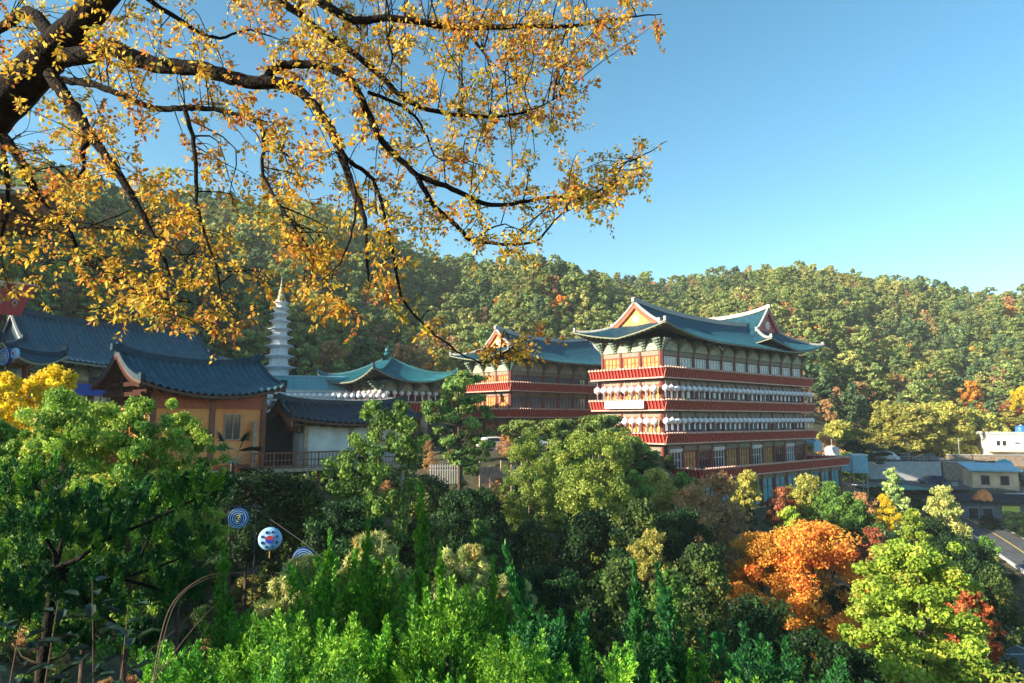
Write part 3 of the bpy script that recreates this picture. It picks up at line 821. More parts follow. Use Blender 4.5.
def round_lantern(name, label, loc, r, rz, style, group):
    """flat round cloth lantern with painted ends"""
    t = thing(name, label, 'lantern', loc, rz, group)
    dark = mat('deep blue cloth', (.004, .03, .17), .7, var=.1); lite = mat('pale blue cloth', (.26, .50, .74), .7, var=.1)
    b = MB(); prof = [(.02, -.34), (.7, -.32), (.93, -.22), (1, 0), (.93, .22), (.7, .32), (.02, .34)]
    n = 28
    def disc(mb, prof, n=28, cap=True):
        base = len(mb.v)
        for rr, yy in prof:
            for k in range(n):
                a = 2*math.pi*k/n; mb.v.append((rr*r*math.cos(a), yy*r, rr*r*math.sin(a)))
        for i in range(len(prof)-1):
            for k in range(n):
                a = base+i*n+k; c = base+i*n+(k+1) % n; mb.f.append((a, c, c+n, a+n))
        if cap: mb.f.append(tuple(base+k for k in range(n))); mb.f.append(tuple(base+(len(prof)-1)*n+k for k in range(n))[::-1])
    disc(b, prof); b.build('lantern_shade', dark if style == 'rings' else lite, t, True)
    for sgn in (-1, 1):
        if style == 'rings':
            m2 = MB()
            for rr in (.28, .50, .70, .88):
                yy = sgn*(.345 if rr < .72 else .28)
                disc(m2, [(rr-.035, yy-.02), (rr-.035, yy+.02), (rr+.035, yy+.02), (rr+.035, yy-.02), (rr-.035, yy-.02)], cap=False)
            m2.build('painted_ring', lite, t)
            m3 = MB()
            for k in range(4): m3.obox((random.uniform(-.08, .08)*r, sgn*.38*r, (.3-.2*k)*r), (.13*r, 0, .04*r), (0, .01, 0), (0, 0, .04*r))
            m3.build('painted_mark', mat('yellow brush paint', (.6, .5, .12), .7), t)
        else:
            m2 = MB()
            for k in range(8):
                a = 2*math.pi*(k+.5)/8; c = Vector((math.cos(a)*.66*r, sgn*.35*r, math.sin(a)*.66*r))
                rd = Vector((math.cos(a), 0, math.sin(a))); tg = Vector((-math.sin(a), 0, math.cos(a)))
                m2.obox(c, rd*.10*r, (0, .004, 0), tg*.10*r)
            m2.build('painted_petal', dark, t)
            for half, mm, nm in ((1, mat('red cloth', (.5, .03, .04), .7, var=.1), 'red_half'), (-1, mat('royal blue cloth', (.02, .05, .42), .7, var=.1), 'blue_half')):
                m3 = MB(); poly = [Vector((math.cos(math.pi*q/12)*.34*r, sgn*.36*r, half*math.sin(math.pi*q/12)*.34*r)) for q in range(13)]
                m3.prism(poly, (0, sgn*.02, 0)); m3.build(nm, mm, t)
    b = MB(); b.tube([(0, 0, r), (0, 0, r*1.35)], .008, 5); b.build('hook', M['black'], t)
    b = MB(); b.tube([(0, 0, -r), (0, 0, -r*1.6)], .05*r, 6); b.build('tassel', mat('ochre tassel', (.5, .3, .08), .8), t)
    return t
q1 = P(6, 357, 40.0); round_lantern('round_lantern', 'plain blue round lantern at the extreme left edge under the pavilion eave', q1, .55, R(-25), 'rings', 'painted lanterns under the left pavilion')
q1 = P(15, 353.5, 39.5); round_lantern('round_lantern', 'pale round lantern with red and blue centre hanging under the left pavilion eave', q1, .34, R(-25), 'petals', 'painted lanterns under the left pavilion')

# red balcony of a tall pavilion at the far left
q = P(23, 285, 40); q2 = P(23, 316, 40)
rt = thing('bell_tower', 'red balcony corner of a tall tower jutting in at the left edge below the branches', 'tower', (q.x, q.y, 0), R(37))
b = MB(); b.box(-9, -.9, 0, 6, q2.z, q2.z+.2)
b.build('floor', M['red'], rt)
b = MB()
h = q.z-q2.z
b.prism([Vector((0, 0, q2.z)), Vector((-1.1*0+.0, 0, q2.z)), Vector((.55, 0, q.z-.1)), Vector((.55, 0, q.z)), Vector((-9, 0, q.z)), Vector((-9, 0, q2.z))][1:], (0, -.12, 0))
b.build('panel', M['red'], rt)
b = MB(); b.sweep([(-9, -.1, q.z), (-1, -.1, q.z), (.6, -.1, q.z-.02)], .25, .12)
for k in range(12): b.obox((-.2-k*.75, -.2, q.z-.1), (.13, 0, 0), (0, .1, 0), (0, 0, .12))
b.build('rail', M['rail_pink'], rt)
b = MB()
for k in range(9):
    x = -.35-k*.75
    b.tube([(x, -.16, q.z-.1), (x, -.2, q.z-h*.45), (x+.12, -.2, q.z-h*.62), (x, -.2, q.z-h*.75), (x-.12, -.2, q.z-h*.62), (x, -.2, q.z-h*.5)], .035, 5)
b.build('scroll_ornament', M['ridge_pale'], rt)
b = MB(); b.tube([(-1.6, .6, -3), (-1.6, .6, q.z+5)], .28, 12); b.tube([(-8, .6, -3), (-8, .6, q.z+5)], .28, 12); b.build('column', M['red'], rt)
korean_roof(rt, -12, 1.2, -3, 9, q.z+4.3, 2.6, 1, 3, M['roof_blue'], M['ridge_blue'], M['gable_red'], M['soffit'], over=2, rl=.5)
M['pole_grey'] = mat('dull grey paint', (.07, .08, .085), .8, spec=.1)
M['timber_shade_toned'] = mat('dark timber toned for shade', (.035, .014, .009), .8, scale=4, c2=(.06, .025, .015), spec=.1)  # dark gable wood, darkened further to stand for tree shade falling on it
# ------------------------------------------------------------------ near timber house with orange walls
A0 = Vector((-23.07, 40.0)); dirh = Vector((.62, .78)).normalized(); rzh = math.atan2(dirh.y, dirh.x)
zr0 = 3.75; hw = 3.4; Lr = 8.6
hk = thing('timber_house', 'traditional timber house with dark blue tiled roof and orange plaster walls', 'house', (A0.x, A0.y, 0), rzh)
korean_roof(hk, -.2, Lr+.4, -hw, hw, 1.35, 2.1, .75, None, M['roof_blue'], M['ridge_blue'], M['timber_shade_toned'], M['soffit_wood'], over=1.2, tile=.44, rl=.42, emblem=False, m_barge=M['timber_shade_toned'], ridge_w=.34, ridge_h=.42, barge_h=.3)
wy = -2.35
b = MB(); b.box(1.0, Lr-.6, wy, 2.35, -5.5, 1.75); b.build('wall', M['orange_wall'], hk)
b = MB()
for x in (1.0, 4.55, Lr-.6): b.box(x-.17, x+.17, wy-.1, wy+.2, -5.5, 1.5)
for y in (-1, .8, 2.3): b.box(.88, 1.1, y-.15, y+.15, -5.5, 1.9)
b.build('post', M['timber'], hk)
b = MB(); b.box(.9, Lr-.5, wy-.08, wy+.05, .62, 1.45); b.build('lintel', M['timber_red'], hk)
b = MB(); b.box(.9, Lr-.5, wy-.07, wy+.05, -3.1, -2.85); b.build('sill_beam', M['timber_red'], hk)
for xw in (5.9,):
    f = MB(); z0, z1 = -1.25, .25
    f.box(xw-.55, xw+.55, wy-.09, wy-.0, z0-.08, z0); f.box(xw-.55, xw+.55, wy-.09, wy, z1, z1+.08)
    for x in (xw-.55, xw-.03, xw+.49): f.box(x, x+.06, wy-.09, wy, z0, z1)
    wo = f.build('window', M['timber_pale'], hk); g = MB(); g.box(xw-.5, xw+.5, wy-.03, wy-.01, z0, z1); g.build('pane', M['glass_dark'], wo)
b = MB()
for sx in (-1, 1): b.obox((.2, sx*1.5, 2.0), (.05, 0, 0), (0, 1.2, -.3*sx*0), (0, 0, .12))
b.tube([(.3, 0, 1.2), (.3, 0, 3.0)], .12, 8); b.box(.2, .42, -2.6, 2.6, 1.3, 1.55); b.build('gable_beam', M['timber_shade_toned'], hk)

# ------------------------------------------------------------------ lower house on stilts with veranda
q = P(284, 398, 47); q2 = P(398, 399, 52)
dv = (q2-q).xy.normalized(); rz2 = math.atan2(dv.y, dv.x); Ls = (q2-q).xy.length
st = thing('stilt_house', 'low house on stilts with slate roof, white wall and railed veranda', 'house', (q.x, q.y, 0), rz2)
zE = P(340, 426, 44.5).z; zR = P(320, 398, 47).z; hw2 = 3.1
korean_roof(st, -.4, Ls+.4, -hw2, hw2, zE+.1, zR-zE-.5, .45, None, M['roof_slate'], M['roof_slate'], M['timber'], M['soffit_wood'], over=1, tile=.42, rl=.2, emblem=False, m_barge=M['timber'], ridge_w=.34, ridge_h=.35)
zF = P(330, 468, 45).z
xw = .9
b = MB(); b.box(xw, Ls-.6, -2.0, 2.2, zF, zE+.35); b.build('wall', M['white'], st)
b = MB(); b.box(-3.4, xw, .6, 2.2, zF, zE+.6); b.build('painted_porch_shade', M['black'], st)  # solid black block painted in for the shade at the back of the porch
b = MB(); b.box(-2.9, Ls-.2, -2.9, 2.4, zF-.22, zF); b.build('deck', M['timber_pale'], st)
b = MB()
for x in (-2.4, xw, xw+3.2, Ls-.7): b.box(x-.12, x+.12, -2.14, -1.9, zF, zE+.3)
b.box(-.3, Ls-.6, -2.12, -1.95, zE+.02, zE+.3)
b.build('post', M['timber_pale'], st)
b = MB()
for x in (-2.4, -.8, xw, xw+2.4, Ls-.8):
    for y in (-2.6, 2.0): b.box(x-.1, x+.1, y-.1, y+.1, -10, zF-.22)
b.build('stilt', M['timber_pale'], st)
b = MB()
b.box(-2.8, Ls-.3, -2.85, -2.77, zF+.95, zF+1.05); b.box(-2.8, Ls-.3, -2.84, -2.78, zF+.5, zF+.56); b.box(-2.8, Ls-.3, -2.84, -2.78, zF+.12, zF+.18)
n = 46
for k in range(n+1):
    x = -2.8+(Ls+2.5)*k/n; w = .05 if k % 6 == 0 else .02
    b.box(x-w, x+w, -2.83, -2.79, zF, zF+.97)
b.build('railing', M['timber'], st)

# ------------------------------------------------------------------ three painted lanterns on a wire in front of the house
G3 = 'blue round lanterns hanging on the wire among the foreground bushes'
L1 = P(238.5, 518, 15.6); L2 = P(270, 539, 15.2); L3 = P(303.5, 559, 14.8)
round_lantern('round_lantern', 'blue lantern with concentric rings hanging highest, beside the grey pole', L1, .235, R(14), 'rings', G3)
round_lantern('round_lantern', 'pale blue lantern with petals round a red and blue centre, on the wire', L2, .25, R(12), 'petals', G3)
round_lantern('round_lantern', 'blue lantern with concentric rings hanging lowest, half behind the pale pine bush', L3, .235, R(10), 'rings', G3)
pa = P(229, 506.5, 15.7); pb = P(262, 507, 15.6); pbase = P(256, 509, 15.65)
ps = thing('lantern_pole', 'thin grey metal pole with a crossbar and wire carrying the blue lanterns', 'pole', (pbase.x, pbase.y, gz(pbase.x, pbase.y)))
zz = pbase.z-ps.location.z
b = MB(); b.tube([(0, 0, -.2), (0, 0, zz)], .015, 8); b.build('post', M['pole_grey'], ps)
b = MB(); b.tube([pa-ps.location, pb-ps.location], .012, 8); b.build('crossbar', M['pole_grey'], ps)
wire = [P(255, 509, 15.6), P(270, 524, 15.2)+Vector((0, 0, .1)), P(303.5, 545, 14.8)+Vector((0, 0, .05)), P(360, 590, 14.0)]
b = MB(); b.tube([w-ps.location for w in wire], .006, 6); b.build('wire', M['black'], ps)

# ------------------------------------------------------------------ fence with coloured boards below the second hall
q = P(480, 484, 62); q2 = P(522, 482, 64)
fe = thing('fence', 'weathered pinkish board fence with pale posts and a blue board between bushes', 'fence', (q.x, q.y, 0), math.atan2((q2-q).y, (q2-q).x))
Lf = (q2-q).xy.length; zt_ = P(480, 467, 62).z; zb_ = P(480, 484, 62).z
for k in range(5):
    b = MB(); x = Lf*k/4; b.box(x-.07, x+.07, -.07, .07, zb_-2, zt_+(.5 if k % 2 == 0 else .1)); b.build('post', M['timber_pale'], fe)
for k in range(4):
    b = MB()
    for j in range(6): x = Lf*k/4+.1+j*(Lf/4-.2)/6; b.box(x, x+(Lf/4-.2)/6-.03, .0, .03, zb_, zt_-.05+random.uniform(-.05, .05))
    b.build('board_panel', M['blue_cloth'] if k == 3 else mat('faded pink boards', (.42, .22, .18), .8), fe)
q = P(430, 470, 60); q2 = P(462, 470, 60)
rf = thing('fence', 'low white picket fence at the foot of the tall garden pine', 'fence', (q.x, q.y, 0), 0)
b = MB(); zt_ = P(440, 464.5, 60).z; zb_ = P(440, 472, 60).z
for k in range(14): b.box(k*.21, k*.21+.08, 0, .03, zb_-1, zt_)
b.box(-.1, 2.9, .03, .07, zt_-.2, zt_-.1); b.box(-.1, 2.9, .03, .07, zb_+.1, zb_+.2); b.build('picket', M['concrete'], rf)

# ------------------------------------------------------------------ vehicles
def loft(sections, mat_, name, parent, smooth=False):
    b = MB(); n = len(sections[0]); base = 0
    for s in sections: b.v += [tuple(p) for p in s]
    for i in range(len(sections)-1):
        for k in range(n):
            a = i*n+k; c = i*n+(k+1) % n; b.f.append((a, c, c+n, a+n))
    b.f.append(tuple(range(n))[::-1]); e = (len(sections)-1)*n; b.f.append(tuple(e+k for k in range(n)))
    return b.build(name, mat_, parent, smooth)
def vehicle(name, label, cat, loc, rz, paint, kind='car', group=None):
    t = thing(name, label, cat, loc, rz, group)
    if kind == 'car':
        L, W, H = 4.4, 1.76, 1.45
        low = [(-2.2, .45, .72), (-2.1, .32, .86), (-1.2, .28, .95), (0, .27, .96), (1.2, .28, .92), (2.05, .32, .78), (2.2, .42, .60)]
        cab = [(-2.0, .86, .90), (-1.5, .9, 1.38), (-.6, .93, 1.45), (.4, .92, 1.42), (1.25, .88, .92)]
    else:
        L, W, H = 4.8, 1.8, 1.95
        low = [(-2.4, .45, 1.0), (-2.3, .32, 1.1), (-1.2, .3, 1.12), (0, .3, 1.12), (1.4, .3, 1.1), (2.15, .32, .98), (2.4, .45, .75)]
        cab = [(-2.38, 1.05, 1.85), (-2.2, 1.05, 1.95), (-.6, 1.05, 1.98), (.7, 1.05, 1.93), (1.1, 1.05, 1.82), (1.95, .98, 1.1)]
    def sec(x, z0, z1, w0, w1):
        r = .12*min(1, (z1-z0))
        return [Vector((x, s*w, z)) for s, w, z in ((-1, w0-.06, z0), (1, w0-.06, z0), (1, w0, z0+r), (1, w1, z1-r), (1, w1-.12, z1), (-1, w1-.12, z1), (-1, w1, z1-r), (-1, w0, z0+r))]
    loft([sec(x, a, c, W/2*(.9 if abs(x) > 2.15 else 1), W/2*(.86 if abs(x) > 2.15 else .97)) for x, a, c in low], paint, 'body', t)
    loft([sec(x, a-.02, c, W/2*.94, W/2*(.76 if kind == 'car' else .88)) for x, a, c in cab], paint, 'cabin', t)
    g = MB()
    xa, xb = (-1.35, .75) if kind == 'car' else (.2, 1.35)
    zlo, zhi = (.98, 1.32) if kind == 'car' else (1.2, 1.75)
    for s in (-1, 1):
        poly = [Vector((xa, s*W/2*.93, zlo)), Vector((xb, s*W/2*.93, zlo)), Vector((xb-.45, s*W/2*.86, zhi)), Vector((xa+.15, s*W/2*.86, zhi))]
        g.prism(poly, (0, s*.03, 0))
    g.build('side_window', M['glass_dark'], t)
    g = MB(); xf = (1.28, .98) if kind == 'car' else (1.98, 1.18); zf_ = (.96, 1.36) if kind == 'car' else (1.15, 1.8)
    x0_, x1_ = (1.2, .5) if kind == 'car' else (1.93, 1.22)
    poly = [Vector((x0_, -.68, zf_[0])), Vector((x0_, .68, zf_[0])), Vector((x1_, .58, zf_[1])), Vector((x1_, -.58, zf_[1]))]
    g.prism(poly, (.06, 0, .05)); g.build('windscreen', M['glass_dark'], t)
    for x in (-1.35, 1.38):
        for s in (-1, 1):
            w = MB(); n = 18
            for yy, rr in ((s*(W/2-.2), .33), (s*(W/2-.02), .33), (s*(W/2+.01), .29)):
                for k in range(n): w.v.append((x+rr*math.cos(2*math.pi*k/n), yy, .33+rr*math.sin(2*math.pi*k/n)))
            for i in range(2):
                for k in range(n): a = i*n+k; c = i*n+(k+1) % n; w.f.append((a, c, c+n, a+n))
            w.f.append(tuple(range(n))); w.f.append(tuple(2*n+k for k in range(n)))
            wo = w.build('wheel', M['rubber'], t)
            h_ = MB(); h_.prism([Vector((x+.18*math.cos(2*math.pi*k/12), s*(W/2+.012), .33+.18*math.sin(2*math.pi*k/12))) for k in range(12)], (0, s*.015, 0)); h_.build('rim', M['metal'], wo)
    for s in (-1, 1):
        l = MB(); zl = .66 if kind == 'car' else .82; l.box(2.1, 2.22 if kind == 'car' else 2.38, s*.6-.16, s*.6+.16, zl-.07, zl+.07); l.build('headlight', M['frame_white'], t)
        l = MB(); l.box(-2.24 if kind == 'car' else -2.44, -2.1, s*.62-.14, s*.62+.14, zl, zl+.16); l.build('tail_light', M['red'], t)
    return t
def carpaint(n, c):
    m, tt, b = newmat(n); b.inputs['Base Color'].default_value = (*c, 1); b.inputs['Roughness'].default_value = .25; b.inputs['Coat Weight'].default_value = .6
    nz = tt.nodes.new('ShaderNodeTexNoise'); nz.inputs['Scale'].default_value = 4; mr = tt.nodes.new('ShaderNodeMapRange'); mr.inputs[3].default_value = .2; mr.inputs[4].default_value = .4
    tt.links.new(nz.outputs[0], mr.inputs[0]); tt.links.new(mr.outputs[0], b.inputs['Roughness']); return m
pw = carpaint('white car paint', (.72, .72, .72)); pk = carpaint('dark car paint', (.03, .04, .06)); pn = carpaint('navy car paint', (.02, .04, .12)); ps_ = carpaint('silver car paint', (.42, .44, .46))
def put(px, py, D, z): v = P(px, py, D); return (v.x, v.y, z)
vehicle('van', 'white van parked at the top of the retaining wall near the blue white storage box', 'van', put(886, 455, 139, -8.39), R(-20), pw, 'van')
vehicle('parked_car', 'dark car parked on the upper level behind the pale retaining wall', 'car', put(925, 455, 138, -8.39), R(172), pk, 'car', 'parked cars')
vehicle('parked_car', 'dark car just right of the white van, mostly in shadow', 'car', put(903, 455, 141, -8.39), R(80), pk, 'car', 'parked cars')
vehicle('parked_car', 'navy blue car parked on the lower level against the retaining wall', 'car', put(932, 478, 127, -11.69), R(176), pn, 'car', 'parked cars')
vehicle('parked_car', 'white car between the clipped pines below the second hall, left of the silver one', 'car', put(496, 440, 80, -3.49), R(20), pw, 'car', 'parked cars')
vehicle('parked_car', 'silver white car half hidden behind bushes below the second hall', 'car', put(532, 440, 82, -3.49), R(10), ps_, 'car', 'parked cars')

# ------------------------------------------------------------------ village at the right
def wall_thing(name, label, pts, z0, z1, m, th=.35, group=None):
    a = Vector(pts[0]); c = Vector(pts[1]); t = thing(name, label, 'wall', (a.x, a.y, 0), math.atan2((c-a).y, (c-a).x), group)
    L = (c-a).length; b = MB(); b.box(0, L, 0, th, z0, z1); b.build('wall_face', m, t)
    b = MB(); b.box(-.05, L+.05, -.06, th+.06, z1, z1+.14); b.build('coping', M['concrete'], t)
    return t
def xy(px, D): v = P(px, 419, D); return (v.x, v.y)
wall_thing('retaining_wall', 'long pale concrete retaining wall under the upper parked cars', (xy(858, 133), xy(938, 133)), -12.5, -8.3, M['concrete'])
wall_thing('retaining_wall', 'rough brown stone retaining wall left of the cream house', (xy(940, 133.5), xy(972, 132)), -12.5, -8.2, M['stone'])
wall_thing('retaining_wall', 'low sunlit stone wall below the white house', (xy(945, 143), xy(1030, 141)), -10.5, -7.4, M['stone'])

wh = thing('white_house', 'flat roofed white house at the right edge carrying a blue water tank', 'house', (*xy(988, 150), 0), R(-18))
b = MB(); b.box(0, 22, 0, 9, -9.8, -3.4); b.build('wall', M['white'], wh)
b = MB(); b.box(-.2, 22.2, -.2, 9.2, -3.4, -3.1); b.box(-.2, 22.2, -.2, 0, -3.1, -2.75); b.box(-.2, .02, -.2, 9.2, -3.1, -2.75); b.build('roof', M['concrete'], wh)
b = MB(); b.box(-.8, 22.5, -1.8, -.02, -7.0, -6.8); b.build('balcony_slab', M['cream'], wh)
for x in (1.2, 2.3, 6.8, 8.2, 12):
    f = MB(); f.box(x, x+.8, -.06, .0, -5.8, -4.6); wo = f.build('window', M['frame_white'], wh); g = MB(); g.box(x+.07, x+.73, -.08, -.06, -5.72, -4.68); g.build('pane', M['glass_dark'], wo)
f = MB(); f.box(4.6, 5.3, -.3, 0, -5.25, -4.95); f.build('vent_box', M['metal'], wh)
b = MB(); b.box(-1, 3, -2.6, -.05, -9.8, -7.6); b.build('annexe', M['cream'], wh)
t = thing('water_tank', 'blue round water tank on the roof of the white house', 'water tank', (*P(1021, 425, 152).xy, -3.1))
b = MB(); b.lathe([(1.05, .0), (1.1, .25), (1.1, 1.1), (1.0, 1.4), (.6, 1.65), (.2, 1.72)], 20); b.build('tank', M['blue_plastic'], t, True)
b = MB(); b.lathe([(.25, 1.7), (.25, 1.82), (.05, 1.85)], 12); b.build('lid', M['white'], t)

ch = thing('cream_house', 'small cream house with two dark windows and a blue sheet metal roof', 'house', (*xy(968, 119), 0), R(-20))
W_ = 6.7
b = MB(); b.box(0, W_, 0, 6, -12.2, -8.7); b.build('wall', M['cream'], ch)
b = MB(); b.prism([Vector((-.6, -.7, -8.7)), Vector((W_+.5, -.7, -8.7)), Vector((W_+.5, 6.3, -7.9)), Vector((-.6, 6.3, -7.9))], (0, 0, .16)); b.box(-.6, W_+.5, -.78, -.6, -8.85, -8.55); b.build('roof', M['metal_blue'], ch)
for x in (1.2, 4.0):
    f = MB(); f.box(x, x+1.35, -.07, .0, -11.2, -9.5); wo = f.build('window', M['timber_pale'], ch); g = MB(); g.box(x+.08, x+1.27, -.09, -.07, -11.1, -9.6); g.build('pane', M['glass_dark'], wo)
b = MB(); b.box(-1, W_+.6, -3.0, 0, -13.2, -12.2); b.build('terrace', M['concrete'], ch)
t = thing('water_tank', 'small teal water tank behind the cream house roof', 'water tank', (*P(1004, 459, 127).xy, -8.9))
b = MB(); b.lathe([(1.3, .0), (1.35, .9), (1.1, 1.2), (.3, 1.6)], 16); b.build('tank', M['metal_teal'], t, True)

sh = thing('workshop', 'dark shed below the cream house with glazed doors and a yellow green board over them', 'shed', (*xy(957, 108), 0), R(-12))
b = MB(); b.box(0, 14, 0, 6, -16.8, -12.7); b.build('wall', mat('grey blue shed wall', (.10, .15, .17), .8), sh)
b = MB(); b.prism([Vector((-.8, -1.2, -12.7)), Vector((15, -1.2, -12.7)), Vector((15, 6.5, -12.2)), Vector((-.8, 6.5, -12.2))], (0, 0, .14)); b.build('roof', mat('dark sheeting', (.010, .014, .02), .95, bump=.8, scale=1.5, c2=(.035, .04, .045), spec=.1, detail=8), sh)
b = MB(); b.box(5.2, 7.6, -.35, -.2, -14.1, -13.2); b.build('sign_board', M['sign_yellow'], sh)
for x in (.6, 2.6, 5.2, 7.9):
    f = MB(); f.box(x, x+1.5, -.06, 0, -16.6, -14.1 if x > 5 else -13.5); wo = f.build('door', M['metal'], sh); g = MB(); g.box(x+.1, x+1.4, -.08, -.06, -16.4, -14.3 if x > 5 else -13.7); g.build('pane', M['glass_dark'], wo)
tp = P(985, 488, 107)
b = MB(); random.seed(3); pts = []
for j in range(7):
    for i in range(9):
        x = (i-4)*.28; y = (j-3)*.42; e = max(abs(i-4)/4, abs(j-3)/3)
        pts.append((x+.08*math.sin(j*1.7), y+.1*math.sin(i), .85*(1-e**2.4)+.10*math.sin(i*2.1+j*1.3)))
b.add(pts, [(j*9+i, j*9+i+1, (j+1)*9+i+1, (j+1)*9+i) for j in range(6) for i in range(8)])
to = b.build('tarpaulin_heap', M['tarp_orange'], None, True); to.location = (tp.x, 107.5, -12.45); tag(to, 'heap under an orange tarpaulin lying on the dark shed roof', 'tarpaulin')
to.scale = (1.0, .8, 1.9)

sb = thing('storage_box', 'blue white storage container on short posts beyond the end of the largest hall', 'container', (*xy(850, 110), 0), R(-12))
b = MB(); b.box(0, 2.3, 0, 2.6, -8.5, -5.75); b.box(-3.6, 0, .3, 2.5, -8.3, -5.9); b.build('body', M['metal_blue'], sb)
b = MB(); b.box(-.08, 2.38, -.1, 2.7, -5.75, -5.6)
for k in range(4): b.box(.55+k*.01, .6, -.03, 0, -8.4, -5.8)
b.build('trim', M['white'], sb)
for x in (.1, 2.1):
    for y in (.1, 2.4):
        b = MB(); b.box(x-.07, x+.07, y-.07, y+.07, -12.2, -8.5); b.build('post', M['timber_pale'], sb)
v = P(832, 449, 124)
t = thing('water_tank', 'grey white dome topped tank just above the end of the lowest red balcony', 'water tank', (v.x, v.y, P(832, 456, 124).z))
b = MB(); b.lathe([(1.2, -4), (1.2, 1.2), (1.1, 1.45), (.7, 1.7), (.15, 1.8)], 18); b.build('tank', M['white'], t, True); b = MB(); b.lathe([(.06, 1.7), (.06, 3.0)], 6); b.build('pipe', M['ridge_pale'], t)

# low guard rails, poles
for k, (px, D, z) in enumerate(((907, 139, -8.4), (957, 141, -7.5), (983, 146, -8))):
    v = P(px, 419, D)
    t = thing('utility_pole', ('thin grey pole behind the parked dark car', 'thin grey pole rising from the sunlit stone wall', 'thin grey pole beside the left corner of the white house')[k], 'pole', (v.x, v.y, z))
    b = MB(); b.tube([(0, 0, -.5), (0, 0, 3.6)], .055, 8); b.build('post', M['concrete'], t)
    b = MB(); b.tube([(-.4, 0, 3.3), (.4, 0, 3.3)], .03, 6); b.build('crossarm', M['metal'], t)

# a person on the lower car park
def person(label, loc, rz, cloth, h=1.7):
    me = bpy.data.meshes.new('person')
    V = [(0,0,.93),(0,0,1.15),(0,.01,1.38),(0,0,1.50),(0,-.02,1.62),(.1,0,.90),(.12,-.04,.5),(.12,.04,.08),(.12,-.14,.04),(-.1,0,.9),(-.13,.08,.5),(-.13,.2,.1),(-.13,.04,.05),
         (.2,0,1.38),(.26,.03,1.1),(.25,-.1,.88),(-.2,0,1.38),(-.26,-.04,1.1),(-.24,.05,.86)]
    E = [(0,1),(1,2),(2,3),(3,4),(0,5),(5,6),(6,7),(7,8),(0,9),(9,10),(10,11),(11,12),(2,13),(13,14),(14,15),(2,16),(16,17),(17,18)]
    Rr = [.15,.15,.17,.06,.10,.1,.075,.05,.045,.1,.075,.05,.045,.075,.05,.04,.075,.05,.04]
    me.from_pydata(V, E, []); o = bpy.data.objects.new('person', me); lk(o)
    sk = o.modifiers.new('skin', 'SKIN'); ss = o.modifiers.new('sub', 'SUBSURF'); ss.levels = 1; ss.render_levels = 1
    for i, r in enumerate(Rr): me.skin_vertices[0].data[i].radius = (r, r*.85) if i < 3 else (r, r)
    me.skin_vertices[0].data[0].use_root = True
    me.materials.append(cloth); o.location = loc; o.rotation_euler = (0, 0, rz)
    b = MB(); b.lathe([(.02, 1.62), (.10, 1.63), (.115, 1.68), (.09, 1.74), (.02, 1.765)], 12); b.build('hair', M['black'], o, True)
    tag(o, label, 'person'); return o
v = P(942, 486, 119.5)
try: person('person in dark clothes standing on the lower car park left of the cream house', (v.x, v.y, gz(v.x, v.y)+.08 if abs(gz(v.x, v.y)+11.8) > .3 else -11.69), R(100), mat('dark blue clothes', (.02, .035, .07), .8))
except Exception as e: print('person failed', e)

# clutter of the village: railings, wires, crates, meters
def railing(name, label, pts, z, h=1.0, step=1.4):
    a = Vector(pts[0]); c_ = Vector(pts[1]); t = thing(name, label, 'railing', (a.x, a.y, z), math.atan2((c_-a).y, (c_-a).x)); L = (c_-a).length; n = int(L/step)
    m = MB()
    for k in range(n+1): m.box(L*k/n-.03, L*k/n+.03, -.03, .03, 0, h)
    m.build('baluster', M['metal'], t)
    m = MB()
    for zz in (h, h*.55): m.box(0, L, -.025, .025, zz-.03, zz+.03)
    m.build('rail', M['metal'], t)
railing('railing', 'grey metal railing along the top of the long concrete retaining wall', (xy(860, 133.2), xy(937, 133.2)), -8.16)
railing('railing', 'grey railing on the terrace edge of the small cream house', (loc2w(xy(968, 119), R(-20), -1, -2.9), loc2w(xy(968, 119), R(-20), 7.2, -2.9)), -12.2, .9)
for k, (px, D, s_, m_, lab) in enumerate(((972, 105, .9, 'timber_pale', 'pale crate before the shed doors'), (979, 104.5, .7, 'metal_blue', 'small blue crate before the shed'), (1003, 104, 1.1, 'concrete', 'grey box at the right end of the shed'), (950, 122, .8, 'metal', 'grey box on the lower car park by the cream house'))):
    x, y = xy(px, D); z = gz(x, y)
    t = thing('crate', lab, 'crate', (x, y, z), .4*k); m = MB(); m.box(-s_/2, s_/2, -s_/2, s_/2, .05, s_*.8); m.box(-s_*.55, s_*.55, -s_*.55, s_*.55, s_*.8, s_*.88)
    for q_ in (-1, 1): m.box(q_*s_*.52-.03, q_*s_*.52+.03, -s_*.52, s_*.52, 0, s_*.8)
    m.build('box', M[m_], t)
pa_ = P(957, 419, 141); pb_ = P(983, 419, 146)
w_ = MB(); pts_ = [Vector((pa_.x, pa_.y, -4.2)).lerp(Vector((pb_.x, pb_.y, -4.7)), q_/8)-Vector((0, 0, .4*math.sin(math.pi*q_/8))) for q_ in range(9)]
w_.tube(pts_, .02, 5); tag(w_.build('wire', M['black'], None), 'thin black wire slung between two grey poles by the white house', 'wire')
